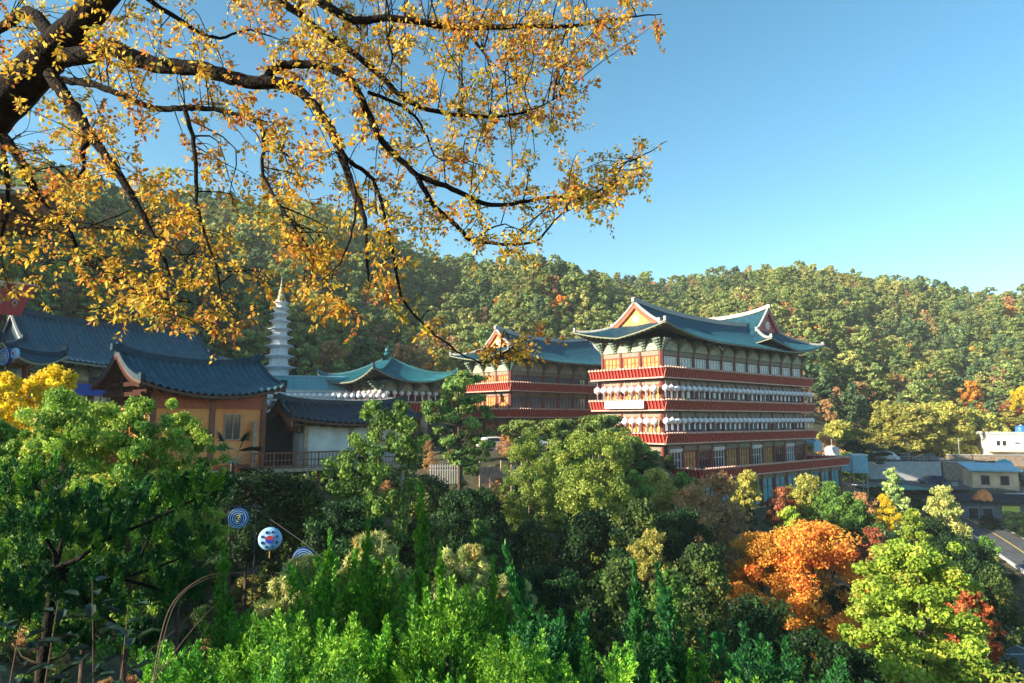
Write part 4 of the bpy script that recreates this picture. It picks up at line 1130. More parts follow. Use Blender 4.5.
# ------------------------------------------------------------------ foliage builders (numpy)
def srgb(r, g, b_):
    f = lambda c: ((c/255)/12.92) if c/255 <= .04045 else (((c/255)+.055)/1.055)**2.4
    return np.array([f(r), f(g), f(b_)])
def leaves(C, Rad, n, size, pal, rs, shell=.55, aspect=1.7, outw=.6, upw=.2, spread=1.0, colvar=.25, clumpvar=.2, axis=None):
    """leaf quads spread through clumps. C (k,3), Rad (k,3), pal list of (colour, weight)"""
    C = np.asarray(C, float); Rad = np.asarray(Rad, float); k = len(C)
    N = k*n
    d = rs.normal(size=(N, 3)); d /= np.linalg.norm(d, axis=1)[:, None]
    rad = shell+(1-shell)*rs.random(N)**.7
    inner = rs.random(N) < .25
    rad[inner] = rs.random(inner.sum())
    ci = np.repeat(np.arange(k), n)
    pos = C[ci]+d*Rad[ci]*rad[:, None]
    nr = d*outw+rs.normal(size=(N, 3))*.6*spread+np.array([0, 0, upw]); nr /= np.linalg.norm(nr, axis=1)[:, None]
    if axis is None:
        tg = rs.normal(size=(N, 3))
    else:
        tg = np.asarray(axis, float)+d*.45+rs.normal(size=(N, 3))*.25
    tg -= nr*(tg*nr).sum(1)[:, None]; tg /= np.linalg.norm(tg, axis=1)[:, None]+1e-9
    bt = np.cross(nr, tg)
    s = size*(.6+.8*rs.random(N))[:, None]
    a = tg*s*aspect*.5; b_ = bt*s*.5
    V = np.stack([pos-a, pos-b_*.95+a*.05, pos+a, pos+b_*.95+a*.05], 1).reshape(-1, 3)
    Q = np.arange(N*4).reshape(-1, 4)
    cols = np.array([p[0] for p in pal]); w = np.array([p[1] for p in pal], float); w /= w.sum()
    pc_ = rs.choice(len(pal), size=k, p=w); pl = rs.choice(len(pal), size=N, p=w)
    pick = np.where(rs.random(N) < .65, pc_[ci], pl)
    cc = cols[pick]*(1+colvar*(rs.random((N, 1))*2-1))*(1+clumpvar*(rs.random(k)*2-1))[ci][:, None]
    return V, Q, np.clip(cc, 0, 1)
def merge(parts):
    Vs, Qs, Cs = [], [], []; n = 0
    for V, Q, c in parts: Vs.append(V); Qs.append(Q+n); Cs.append(c); n += len(V)
    return np.concatenate(Vs), np.concatenate(Qs), np.concatenate(Cs)
G = lambda *a: srgb(*a)
PAL = {
 'pine': [(G(126,148,82), 3), (G(150,162,92), 3), (G(106,134,80), 2), (G(172,174,104), 1)],
 'pine_dark': [(G(84,114,76), 3), (G(102,128,80), 2), (G(126,142,86), 1)],
 'garden_pine': [(G(112,140,66), 3), (G(146,164,80), 2), (G(80,112,62), 2)],
 'olive': [(G(172,174,100), 3), (G(190,184,110), 2), (G(146,156,90), 2)],
 'yellowgreen': [(G(174,170,84), 3), (G(152,156,74), 3), (G(196,182,92), 1)],
 'green': [(G(100,138,58), 3), (G(126,158,66), 2), (G(78,112,52), 2)],
 'lime': [(G(132,152,66), 3), (G(154,168,76), 2), (G(98,124,54), 2)],
 'brightgreen': [(G(134,168,62), 3), (G(166,190,78), 3), (G(92,134,56), 2), (G(190,186,90), 1)],
 'dark': [(G(40,76,38), 3), (G(58,92,42), 2), (G(34,60,36), 2)],
 'yellow': [(G(244,216,50), 3), (G(230,204,60), 2), (G(196,184,66), 1)],
 'ginkgo': [(G(178,206,74), 3), (G(152,186,68), 3), (G(208,214,92), 1)],
 'orange': [(G(214,146,56), 3), (G(224,168,68), 3), (G(188,106,44), 2), (G(204,164,64), 3)],
 'rust': [(G(204,120,66), 3), (G(180,98,56), 2), (G(206,146,84), 1)],
 'brown': [(G(186,144,98), 3), (G(164,130,94), 2), (G(200,160,100), 1)],
 'red': [(G(158,84,62), 3), (G(170,110,74), 2), (G(140,92,62), 2)],
 'paleconifer': [(G(150,176,104), 3), (G(172,190,120), 2), (G(122,156,92), 2)],
 'mixed': [(G(92,116,52), 3), (G(66,92,46), 3), (G(140,140,66), 1), (G(50,74,42), 2)],
 'juniper': [(G(92,156,44), 3), (G(138,186,58), 3), (G(60,116,42), 2)],
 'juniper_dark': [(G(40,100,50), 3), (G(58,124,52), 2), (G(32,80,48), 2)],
 'palepine': [(G(196,206,124), 3), (G(214,214,140), 2), (G(160,184,100), 2), (G(206,176,100), 1)],
}
def limbs_to(mb, base, top, targets, r0, lean=(0, 0), start=.35):
    """trunk with limbs to clump centres"""
    base = Vector(base); top = Vector(top); H = (top-base).length
    ph = random.uniform(0, 6); pts = []
    n = 7
    for i in range(n):
        t = i/(n-1)
        p = base.lerp(top, t)+Vector((math.sin(t*4+ph)*.035*H*t, math.cos(t*3.3+ph)*.035*H*t, 0)); pts.append(p)
    mb.tube(pts, [r0*(1-.75*i/(n-1)) for i in range(n)], 7)
    for tg_ in targets:
        tg_ = Vector(tg_); h = max(start, min(.92, (tg_.z-base.z)/H-.18))
        i = h*(n-1); a = pts[int(i)].lerp(pts[min(int(i)+1, n-1)], i-int(i))
        mid = a.lerp(tg_, .5)+Vector((0, 0, -.06*H+random.uniform(-.03, .03)*H))
        rr = r0*(1-.7*h)*.5
        mb.tube([a, mid, tg_], [rr, rr*.6, rr*.2], 5, caps=False)
def make_tree(name, pal, H, W, seed, nclump=40, nleaf=120, leaf=.25, clump=.18, crown0=.25, flat=.7, trunk=.05, bark='bark', matk='leaf', aspect=1.6, upw=.2, shape='round', axis=None, shell=.55, nlimb=14, name2='crown', stemless=False):
    rs = np.random.default_rng(seed); random.seed(seed)
    C = []; Rd = []
    if H*0 == 0 and leaf < .3: nclump = int(nclump*1.7); clump *= .74; nleaf = int(nleaf*.72); shell = min(shell, .3)
    tries = 0
    while len(C) < nclump and tries < 5000:
        tries += 1
        u = rs.random(); th = rs.random()*2*math.pi
        if shape == 'round': env = math.sin(math.pi*(.12+.88*u)**.8)**.7
        elif shape == 'cone': env = (1-u)**.75*.95+.08
        elif shape == 'umbrella': env = .45+.55*math.sin(math.pi*min(1, u*.8+.2)) if u > .3 else .35+u
        elif shape == 'column': env = math.sin(math.pi*(.15+.8*u))**.4
        elif shape == 'vase': env = .35+.75*u**.7 if u < .8 else 1.05-(u-.8)*2
        else: env = 1
        rr = math.sqrt(rs.random())*.75+.25*rs.random()
        z = H*(crown0+(1-crown0)*u*.97); r = W*.5*env*rr
        c = np.array([r*math.cos(th), r*math.sin(th), z])
        c += rs.normal(size=3)*W*.045
        cr = W*clump*(.6+.7*rs.random())*(.75 if shape == 'cone' and u > .7 else 1)
        C.append(c); Rd.append([cr, cr, cr*flat])
    C = np.array(C); Rd = np.array(Rd)
    C[:, 2] = np.minimum(C[:, 2], H-Rd[:, 2]*.8)
    V, Q, c = leaves(C, Rd, nleaf, leaf, PAL[pal], rs, aspect=aspect, upw=upw, axis=axis, shell=shell)
    mb = MB(); idx = rs.permutation(len(C))[:nlimb]
    mb.tube([(0, 0, -1.3*H), (0, 0, -.5)], [H*trunk*.62, H*trunk*.52], 7)
    limbs_to(mb, (0, 0, -.6), (0, 0, H*.86), [C[i] for i in idx], H*trunk*.5, start=crown0*.7)
    crown = np_mesh('crown', V, Q, M[matk], c)
    tm = bpy.data.meshes.new('trunk'); tm.from_pydata(mb.v, [], mb.f); tm.materials.append(M[bark]); tm.polygons.foreach_set('use_smooth', [True]*len(tm.polygons))
    return dict(crown=crown, trunk=tm, H=H, W=W, name=name)
def plant(T, loc, rz, s, label, cat, group=None, name=None):
    t = thing(name or T['name'], label, cat, loc, rz, group); t.scale = s
    lk(bpy.data.objects.new('trunk', T['trunk']), t); lk(bpy.data.objects.new('crown', T['crown']), t)
    return t
def put_tree(T, px, ytop, wpx, D, label, cat='tree', group=None, name=None, base=None, sink=0.0, rz=None):
    v = P(px, ytop, D); g = gz(v.x, v.y) if base is None else base
    h = max(v.z-g, .5); w = wpx*D/F
    sz = min(h/T['H'], 1.25*w/T['W']); gap = h-sz*T['H']; g += gap
    if gap > .1: h = sz*T['H']
    random.seed(int(px*7+ytop)); a = random.uniform(0, 6.28) if rz is None else rz
    return plant(T, (v.x, v.y, g-sink), a, (w/T['W'], w/T['W'], h/T['H']), label, cat, group, name)

# ------------------------------------------------------------------ forest on the hill
HT = [
 make_tree('pine_tree', 'pine', 8.5, 5.6, 1, 48, 44, .40, .13, .22, .6, .035, shell=.25),
 make_tree('pine_tree', 'pine', 9.5, 5.0, 2, 46, 44, .38, .13, .20, .6, .035, shape='cone', shell=.25),
 make_tree('pine_tree', 'olive', 8.5, 5.6, 3, 44, 44, .40, .13, .22, .65, .035, shell=.25, shape='vase'),
 make_tree('pine_tree', 'pine_dark', 9, 5.4, 4, 46, 44, .40, .13, .22, .6, .035, shape='cone', shell=.25),
 make_tree('broadleaf_tree', 'yellowgreen', 7.5, 5.6, 5, 40, 44, .38, .14, .2, .9, .035, shell=.25),
 make_tree('broadleaf_tree', 'brown', 7.5, 5.5, 6, 34, 34, .36, .13, .2, .9, .035, shell=.2, bark='bark_pale', nlimb=22),
 make_tree('broadleaf_tree', 'orange', 6.5, 5, 8, 34, 38, .36, .14, .2, .9, .035, shell=.2),
 make_tree('bare_tree', 'brown', 8.5, 6, 9, 34, 9, .32, .16, .2, .9, .03, bark='bark_pale', nlimb=30),
 make_tree('pine_tree', 'pine', 10.5, 6, 10, 50, 44, .40, .12, .25, .55, .035, shape='column', shell=.25),
]
KIND = ['olive green pine with rounded clumps', 'slim pointed green pine', 'pale yellowish pine', 'dark green pine', 'yellow green broadleaf tree', 'brown leaved tree', 'orange leaved tree', 'nearly bare grey brown tree', 'tall flat crowned pine']
def hill_points():
    rs = np.random.default_rng(11)
    pts = []
    cell = {}
    n = 0
    while n < 90000:
        n += 1
        ph = rs.uniform(-56, 46); r = math.sqrt(rs.uniform(95**2, 425**2))
        i = np.searchsorted(PH, ph)-1; w = (ph-PH[i])/(PH[i+1]-PH[i]); rf = RF[i]*(1-w)+RF[i+1]*w; rd = RD[i]*(1-w)+RD[i+1]*w
        if r < rf+2 or r > rd+22: continue
        x = r*math.sin(R(ph)); y = r*math.cos(R(ph))
        dmin = 2.9+.003*r
        key = (int(x//dmin/1.0), int(y//dmin)); kx, ky = int(x//5.2), int(y//5.2)
        ok = True
        for a in (-1, 0, 1):
            for b_ in (-1, 0, 1):
                for (qx, qy) in cell.get((kx+a, ky+b_), ()):
                    if (qx-x)**2+(qy-y)**2 < dmin*dmin: ok = False; break
                if not ok: break
            if not ok: break
        if not ok: continue
        cell.setdefault((kx, ky), []).append((x, y)); pts.append((x, y, r, ph))
    return pts
hp = hill_points()
rs = np.random.default_rng(21)
hp = [(x, y, r, ph) for x, y, r, ph in hp]
X = np.array([p[0] for p in hp]); Y = np.array([p[1] for p in hp]); Z = ground(X, Y)
# keep clear of roofs and pads
keep = []
def inrect(x, y, o, rz, x0, x1, y0, y1):
    dx, dy = x-o[0], y-o[1]; c, s = math.cos(rz), math.sin(rz)
    lx, ly = dx*c+dy*s, -dx*s+dy*c
    return x0 < lx < x1 and y0 < ly < y1
for i, (x, y, r, ph) in enumerate(hp):
    if inrect(x, y, HALL, HDIR, -5, 47, -8, 30): continue
    if inrect(x, y, H2, HDIR, -5, 32, -6, 16): continue
    if inrect(x, y, H3, D3, -6, 26, -6, 16): continue
    if inrect(x, y, (-12, 97), HDIR, -14, 14, -14, 14): continue
    if 60 < x < 130 and y < 158 and ph > 20: continue
    keep.append(i)
def hill_kind(x, y, r, ph, rnd, s):
    n = math.sin(x*.045+1.3)*math.cos(y*.038+.5)+.5*math.sin(x*.11+y*.09)
    low = s < .16
    pt = math.sin(x*.027+2.2)*math.sin(y*.021+x*.012)+.6*math.sin(x*.07-y*.05)
    if pt > .95 and rnd < .55: return (5, 7, 6, 5, 7, 4)[int(rnd*991) % 6]
    if rnd < (.22 if low else .035): return 6 if rnd < (.06 if low else .02) else 5
    if rnd < (.32 if low else .06): return 7
    if rnd < (.46 if low else .16): return 4
    if n > .55: return 2 if rnd < .7 else 0
    if n < -.75: return 3
    return (0, 1, 8, 2, 0, 3, 8)[int(rnd*997) % 7]
rows = []
for i in keep:
    x, y, r, ph = hp[i]
    j = np.searchsorted(PH, ph)-1; w = (ph-PH[j])/(PH[j+1]-PH[j]); rf = RF[j]*(1-w)+RF[j+1]*w; rd = RD[j]*(1-w)+RD[j+1]*w
    s = (r-rf)/(rd-rf)
    rows.append([x, y, Z[i], r, ph, hill_kind(x, y, r, ph, rs.random(), s), rs.random()*6.28, rs.choice((.55, .75, .9, 1.05, 1.3), p=(.15, .25, .3, .2, .1))*rs.uniform(.9, 1.1), s])
# the nearest trees one can tell apart are things; the far wood is one mass
vis = [q for q in rows if -37.5 < q[4] < 37.5]
vis.sort(key=lambda q: q[3])
IND = vis[:190]; ids = set(id(q) for q in IND)
REST = [q for q in rows if id(q) not in ids]
zones = [(-90, -31, 'above the left temple hall roof'), (-31, -21, 'behind the orange walled house'), (-21, -14, 'beside the white pagoda'), (-14, -5, 'behind the turquoise roofed pavilion'), (-5, 6, 'behind the smaller balconied hall'),
         (6, 15, 'behind the largest hall, left half'), (15, 24, 'behind the largest hall, right half'), (24, 29.5, 'right of the largest hall'), (29.5, 34, 'above the parked cars'), (34, 90, 'behind the white house')]
cnt = {}
firsts = {}
for q in sorted(IND, key=lambda q: q[4]):
    x, y, z, r, ph, k, rz, sc, s = q
    zi = next(i for i, zz_ in enumerate(zones) if zz_[0] <= ph < zz_[1])
    cnt[(zi, k)] = cnt.get((zi, k), 0)+1
    lab = '%s %s, %s from left' % (KIND[k], zones[zi][2], ORD[min(39, cnt[(zi, k)]-1)])
    plant(HT[k], (x, y, z-.3), rz, (sc, sc, sc*1.05), lab, 'tree', 'trees along the foot of the wooded hill')

def scatter(name, pts, srcs, kind='stuff'):
    """one object: copies of real trees spread over points by geometry nodes; pts rows = x,y,z,rot,scale,idx"""
    me = bpy.data.meshes.new(name); n = len(pts); A = np.array(pts, np.float32)
    me.vertices.add(n); me.vertices.foreach_set('co', A[:, :3].ravel().copy())
    for nm, c in (('rotz', 3), ('scl', 4)):
        a = me.attributes.new(nm, 'FLOAT', 'POINT'); a.data.foreach_set('value', A[:, c].copy())
    a = me.attributes.new('pick', 'INT', 'POINT'); a.data.foreach_set('value', A[:, 5].astype(np.int32))
    o = lk(bpy.data.objects.new(name, me))
    ng = bpy.data.node_groups.new(name, 'GeometryNodeTree')
    ng.interface.new_socket('Geometry', in_out='INPUT', socket_type='NodeSocketGeometry'); ng.interface.new_socket('Geometry', in_out='OUTPUT', socket_type='NodeSocketGeometry')
    N = ng.nodes; Lk = ng.links.new
    gi_ = N.new('NodeGroupInput'); go = N.new('NodeGroupOutput'); iop = N.new('GeometryNodeInstanceOnPoints'); jn = N.new('GeometryNodeGeometryToInstance')
    for s_ in reversed(srcs):
        oi = N.new('GeometryNodeObjectInfo'); oi.transform_space = 'ORIGINAL'; oi.inputs['Object'].default_value = s_
        Lk(oi.outputs['Geometry'], jn.inputs[0])
    na = {}
    for nm, ty in (('rotz', 'FLOAT'), ('scl', 'FLOAT'), ('pick', 'INT')):
        t = N.new('GeometryNodeInputNamedAttribute'); t.data_type = ty; t.inputs['Name'].default_value = nm; na[nm] = t.outputs['Attribute']
    cb = N.new('ShaderNodeCombineXYZ'); Lk(na['rotz'], cb.inputs[2])
    er = N.new('FunctionNodeEulerToRotation'); Lk(cb.outputs[0], er.inputs[0])
    Lk(gi_.outputs[0], iop.inputs['Points']); Lk(jn.outputs[0], iop.inputs['Instance']); iop.inputs['Pick Instance'].default_value = True
    Lk(na['pick'], iop.inputs['Instance Index']); Lk(er.outputs[0], iop.inputs['Rotation']); Lk(na['scl'], iop.inputs['Scale']); Lk(iop.outputs[0], go.inputs[0])
    md = o.modifiers.new('scatter', 'NODES'); md.node_group = ng
    tag(o, kind=kind); return o
src = []
for T in HT:
    ob = next((o for o in bpy.data.objects if o.type == 'MESH' and o.data == T['crown']), None)
    if ob is None:
        q = REST.pop(0); t = plant(T, (q[0], q[1], q[2]-.3), 0, (1, 1, 1), KIND[HT.index(T)]+' on the wooded hill slope', 'tree'); ob = t.children[1]
    src.append(ob)
fo = scatter('forest', [(q[0], q[1], q[2]-.3, q[6], q[7], q[5]) for q in REST], src)
tag(fo, 'pine forest covering the hill up to the skyline', 'forest')
print('forest', len(REST), 'individual', len(IND))

# ------------------------------------------------------------------ garden trees and shrubs
K = {}
def kind(key, *a, **k): K[key] = (a, k)
BT = {}
def T_(key):
    if key not in BT:
        a, k = K[key]; BT[key] = make_tree(*a, **k)
    return BT[key]
kind('maple', 'maple_tree', 'orange', 9, 9, 31, 150, 300, .085, .085, .12, .55, .035, aspect=1.3, bark='bark_dark', nlimb=40)
kind('rust', 'maple_tree', 'rust', 6, 5, 32, 50, 150, .15, .13, .15, .55, .035, aspect=1.3, bark='bark_dark')
kind('ginkgo', 'yellow_green_tree', 'ginkgo', 9, 7, 33, 210, 330, .075, .085, .06, .6, .035, aspect=1.3, shape='cone', nlimb=50)
kind('ginkgo2', 'yellow_green_tree', 'ginkgo', 8, 6, 34, 55, 150, .17, .12, .1, .6, .035, aspect=1.3, shape='round')
kind('round_ol', 'broadleaf_tree', 'olive', 7, 6, 35, 50, 150, .19, .14, .12, .75, .04)
kind('green', 'broadleaf_tree', 'green', 7, 6, 36, 50, 160, .19, .14, .10, .75, .04)
kind('green2', 'broadleaf_tree', 'green', 8, 6, 37, 60, 200, .14, .13, .08, .75, .035, shape='column')
kind('lime', 'broadleaf_tree', 'lime', 8, 6, 38, 80, 330, .09, .12, .15, .8, .03, bark='bark_pale', shape='round')
kind('lime2', 'broadleaf_tree', 'lime', 8, 6, 39, 80, 330, .09, .12, .10, .8, .03, bark='bark_pale', shape='vase')
kind('dark', 'evergreen_shrub', 'dark', 5, 6, 40, 60, 300, .11, .15, .05, .7, .04, shape='round')
kind('dark2', 'evergreen_shrub', 'dark', 5, 6, 41, 60, 300, .11, .15, .05, .7, .04, shape='column')
kind('brown', 'broadleaf_tree', 'brown', 7, 6, 42, 45, 90, .16, .14, .15, .8, .035, bark='bark_pale', nlimb=30)
kind('red', 'red_shrub', 'red', 4, 4, 43, 30, 110, .16, .16, .15, .8, .04)
kind('yellow', 'yellow_shrub', 'yellow', 4, 4, 44, 55, 150, .11, .11, .15, .8, .03, matk='leaf_thin')
kind('conifer', 'conifer_tree', 'paleconifer', 8, 5, 45, 60, 190, .16, .12, .06, .45, .035, shape='cone', matk='needle')
kind('gpine', 'garden_pine', 'garden_pine', 9, 7, 46, 34, 330, .17, .12, .30, .35, .05, shape='umbrella', matk='needle', aspect=2.6, nlimb=34, upw=.5)
kind('cpine', 'clipped_pine', 'garden_pine', 4, 6, 47, 26, 300, .15, .15, .42, .40, .05, shape='umbrella', matk='needle', aspect=2.6, nlimb=20)
kind('bushy', 'broadleaf_shrub', 'yellowgreen', 4, 5, 48, 40, 150, .17, .15, .05, .8, .04)
kind('bright', 'broadleaf_tree', 'brightgreen', 7, 5, 49, 110, 330, .062, .085, .12, .75, .03, nlimb=40)
kind('bright2', 'broadleaf_tree', 'brightgreen', 6, 5, 50, 110, 330, .062, .085, .08, .75, .03, nlimb=40)
kind('hilltree', 'broadleaf_tree', 'yellowgreen', 7, 7, 51, 90, 130, .22, .12, .1, .8, .04)
kind('palepine', 'pale_pine', 'palepine', 3, 3, 52, 22, 420, .10, .15, .3, .5, .05, matk='needle', aspect=4.5, shell=.2, outw=.2) if False else kind('palepine', 'pale_pine', 'palepine', 3, 3, 52, 30, 620, .04, .13, .30, .8, .05, matk='needle', aspect=7, shell=.1, nlimb=24)

kind('mixed', 'leafy_shrub', 'mixed', 5, 5, 61, 55, 210, .12, .14, .05, .8, .04)
SP = [
 # key, px, ytop, width px, D, label, cat, group
 ('gpine', 460, 372, 82, 60, 'tall garden pine with spreading clumps between the pavilion and smaller hall', 'tree'),
 ('green2', 378, 400, 96, 33, 'bushy green tree half hiding the white walled stilt house', 'tree'),
 ('lime', 528, 432, 66, 46, 'pale green leafy tree, left of the pair below the smaller hall', 'tree'),
 ('lime2', 592, 430, 92, 44, 'pale green leafy tree, right of the pair below the largest hall', 'tree'),
 ('green2', 560, 440, 60, 50, 'green leafy tree between and behind the two pale green ones', 'tree'),
 ('cpine', 521, 421, 46, 74, 'small clipped pine just right of the white parked car', 'tree'),
 ('cpine', 558, 420, 50, 72, 'yellowish clipped pine below the red balcony of the smaller hall', 'tree'),
 ('cpine', 600, 416, 58, 70, 'clipped pine touching the sunlit corner of the largest hall', 'tree'),
 ('cpine', 620, 436, 60, 66, 'lower clipped pine in front of the sunlit corner of the largest hall', 'tree'),
 ('green', 575, 433, 60, 66, 'round bright green bush among the clipped pines', 'shrub'),
 ('green', 640, 442, 44, 77, 'green bush under the near corner of the lowest full balcony', 'shrub'),
 ('dark', 622, 452, 40, 74, 'dark bush left of the columns under the largest hall corner', 'shrub'),
 ('bushy', 655, 468, 44, 60, 'yellow green shrub at the foot of the largest hall near its corner', 'shrub'),
 ('green', 682, 472, 44, 60, 'green shrub in front of the lowest red balcony near its left end', 'shrub'),
 ('green', 635, 470, 50, 55, 'green shrub below the corner of the largest hall', 'shrub'),
 ('brown', 715, 472, 72, 60, 'thin brown leaved tree in front of the lowest red balcony', 'tree'),
 ('brown', 690, 484, 60, 56, 'thin brown leaved tree lower left of the other brown one', 'tree'),
 ('bushy', 745, 470, 36, 68, 'small pale green tree rising against the lowest red balcony', 'tree'),
 ('red', 780, 487, 34, 68, 'reddish brown shrub below the terrace of the largest hall', 'shrub'),
 ('bushy', 806, 475, 44, 74, 'yellow green tree in front of the blue doors under the terrace', 'tree'),
 ('green', 828, 482, 56, 68, 'dense green tree at the right end of the terrace', 'tree'),
 ('green', 846, 492, 46, 64, 'green bush right of the dense tree at the end of the terrace', 'shrub'),
 ('ginkgo2', 790, 506, 60, 56, 'pale yellow green rounded tree above the orange maple', 'tree'),
 ('conifer', 893, 466, 40, 82, 'pale blue green conifer standing alone before the blue paved ramp', 'tree'),
 ('brown', 862, 492, 34, 74, 'small reddish brown tree left of the pale conifer', 'tree'),
 ('yellow', 884, 494, 30, 74, 'small yellow tree at the foot of the pale conifer', 'tree'),
 ('red', 875, 528, 36, 58, 'reddish brown bush between the orange maple and the yellow trees', 'shrub'),
 ('ginkgo2', 912, 508, 40, 60, 'rounded golden yellow tree behind the large yellow green one', 'tree'),
 ('round_ol', 944, 486, 44, 76, 'rounded pale olive tree left of the dark shed', 'tree'),
 ('dark', 935, 520, 70, 66, 'dark evergreen mass below the rounded olive tree', 'shrub'),
 ('dark2', 962, 540, 70, 58, 'dark evergreen shrub beside the descending road', 'shrub'),
 ('mixed', 990, 565, 64, 56, 'mixed green shrub above the marked parking lot', 'shrub'),
 ('green', 984, 536, 30, 62, 'small sunlit green bush beside the road', 'shrub'),
 ('green', 968, 574, 30, 52, 'small sunlit green bush above the rust coloured maple', 'shrub'),
 ('maple', 812, 523, 205, 38, 'large bright orange maple below the terrace', 'tree'),
 ('maple', 764, 534, 140, 40, 'orange maple, left and smaller neighbour of the large one', 'tree'),
 ('rust', 966, 586, 60, 33, 'rust red maple right of the large yellow green tree', 'tree'),
 ('ginkgo', 912, 543, 265, 28, 'large yellow green tree at the lower right corner', 'tree'),
 ('bushy', 890, 545, 50, 46, 'yellow green shrub between the orange maple and the large yellow green tree', 'shrub'),
 ('green', 858, 500, 50, 62, 'mid green shrub above the right side of the orange maple', 'shrub'),
 # dark middle slope
 ('mixed', 300, 478, 100, 34, 'mixed green shrub under the stilts of the veranda', 'shrub'),
 ('dark2', 250, 470, 90, 32, 'dark evergreen shrub below the orange walled house', 'shrub'),
 ('dark', 345, 500, 90, 28, 'dark evergreen shrub below the bushy green tree', 'shrub'),
 ('mixed', 430, 476, 90, 46, 'mixed green shrub below the tall garden pine', 'shrub'),
 ('dark2', 470, 490, 80, 42, 'dark evergreen shrub below the pinkish fence', 'shrub'),
 ('mixed', 425, 520, 100, 34, 'mixed green shrub in the shade in the middle of the slope', 'shrub'),
 ('green', 480, 520, 60, 36, 'olive shrub with yellow leaves in the shade of the slope', 'shrub'),
 ('mixed', 530, 520, 80, 36, 'mixed green shrub below the pale green trees', 'shrub'),
 ('dark', 590, 510, 90, 36, 'dark evergreen shrub under the right pale green tree', 'shrub'),
 ('mixed', 640, 500, 80, 42, 'mixed green shrub below the corner of the largest hall', 'shrub'),
 ('dark', 680, 510, 80, 40, 'dark evergreen shrub below the thin brown trees', 'shrub'),
 ('bushy', 650, 530, 44, 34, 'small yellow green shrub alone on the dark slope', 'shrub'),
 ('mixed', 700, 545, 90, 32, 'mixed green shrub left of the orange maples', 'shrub'),
 ('mixed', 620, 560, 90, 26, 'mixed green shrub behind the foreground junipers, right of centre', 'shrub'),
 ('green', 668, 570, 46, 24, 'small round pale bush behind the foreground junipers', 'shrub'),
 ('dark2', 540, 570, 90, 26, 'dark evergreen shrub behind the foreground junipers, in the centre', 'shrub'),
 ('dark', 760, 600, 120, 24, 'dark shrub below the orange maples', 'shrub'),
 ('dark2', 830, 640, 110, 20, 'dark shrub at the bottom left of the large yellow green tree', 'shrub'),
 ('dark', 470, 560, 90, 24, 'dark evergreen shrub behind the pale pine bushes', 'shrub'),
 # left
 ('bright2', 100, 402, 150, 16.5, 'bright green leafy tree behind and between the two tallest at the left', 'tree'),
 ('bright', 60, 388, 150, 15, 'tall bright green leafy tree at the left, leftmost', 'tree'),
 ('bright2', 140, 397, 150, 15.5, 'tall bright green leafy tree in front of the orange house gable', 'tree'),
 ('bright2', 188, 412, 100, 17, 'bright green leafy tree, right one of the three, by the orange wall', 'tree'),
 ('yellow', 52, 365, 84, 21, 'bright yellow leaved shrub in front of the left temple hall', 'shrub'),
 ('yellow', 5, 372, 60, 20, 'bright yellow leaved shrub cut by the left edge', 'shrub'),
 ('green', 0, 420, 80, 16, 'pale green leafy shrub at the left edge', 'shrub'),
 ('palepine', 374, 534, 88, 11.5, 'pale soft needled pine bush, left of the three behind the junipers', 'shrub'),
 ('palepine', 466, 546, 66, 11, 'pale soft needled pine bush, middle of the three behind the junipers', 'shrub'),
 ('palepine', 510, 578, 58, 10, 'pale soft needled pine bush, right of the three behind the junipers', 'shrub'),
 ('palepine', 298, 560, 90, 10.5, 'pale soft needled pine bush just below the lowest blue lantern', 'shrub'),
 # foot of the hill at the right
 ('hilltree', 905, 402, 60, 156, 'large pale green tree above the white van', 'tree'),
 ('hilltree', 942, 400, 62, 158, 'large pale green tree above the dark parked car', 'tree'),
 ('hilltree', 976, 408, 50, 160, 'pale green tree left of the white house', 'tree'),
 ('bushy', 1000, 412, 50, 168, 'pale green tree behind the white house roof', 'tree'),
 ('yellow', 1022, 386, 30, 170, 'bright yellow tree at the right edge above the white house', 'tree'),
 ('red', 1012, 400, 30, 172, 'reddish brown tree at the right edge above the white house', 'tree'),
 ('dark', 850, 440, 70, 138, 'dark green bushes on the bank behind the storage box', 'shrub'),
 ('brown', 828, 436, 40, 132, 'brownish bush on the bank just right of the largest hall', 'shrub'),
 ('dark2', 880, 446, 50, 150, 'dark green bushes behind the white van', 'shrub'),
 ('bushy', 860, 428, 50, 150, 'pale green tree on the bank above the storage box', 'tree'),
 ('bushy', 834, 420, 50, 148, 'pale green tree touching the right end of the largest hall', 'tree'),
 ('dark2', 1020, 512, 34, 101, 'dark bush at the right edge before the shed', 'shrub'),
 ('dark', 988, 516, 24, 104, 'small dark bush before the shed doors', 'shrub'),
 ('green', 845, 452, 50, 130, 'low green hedge behind the storage box', 'hedge'),
]
for r_ in SP:
    key, px, yt, wp, D, lab, cat = r_
    put_tree(T_(key), px, yt, wp, D, lab, cat)

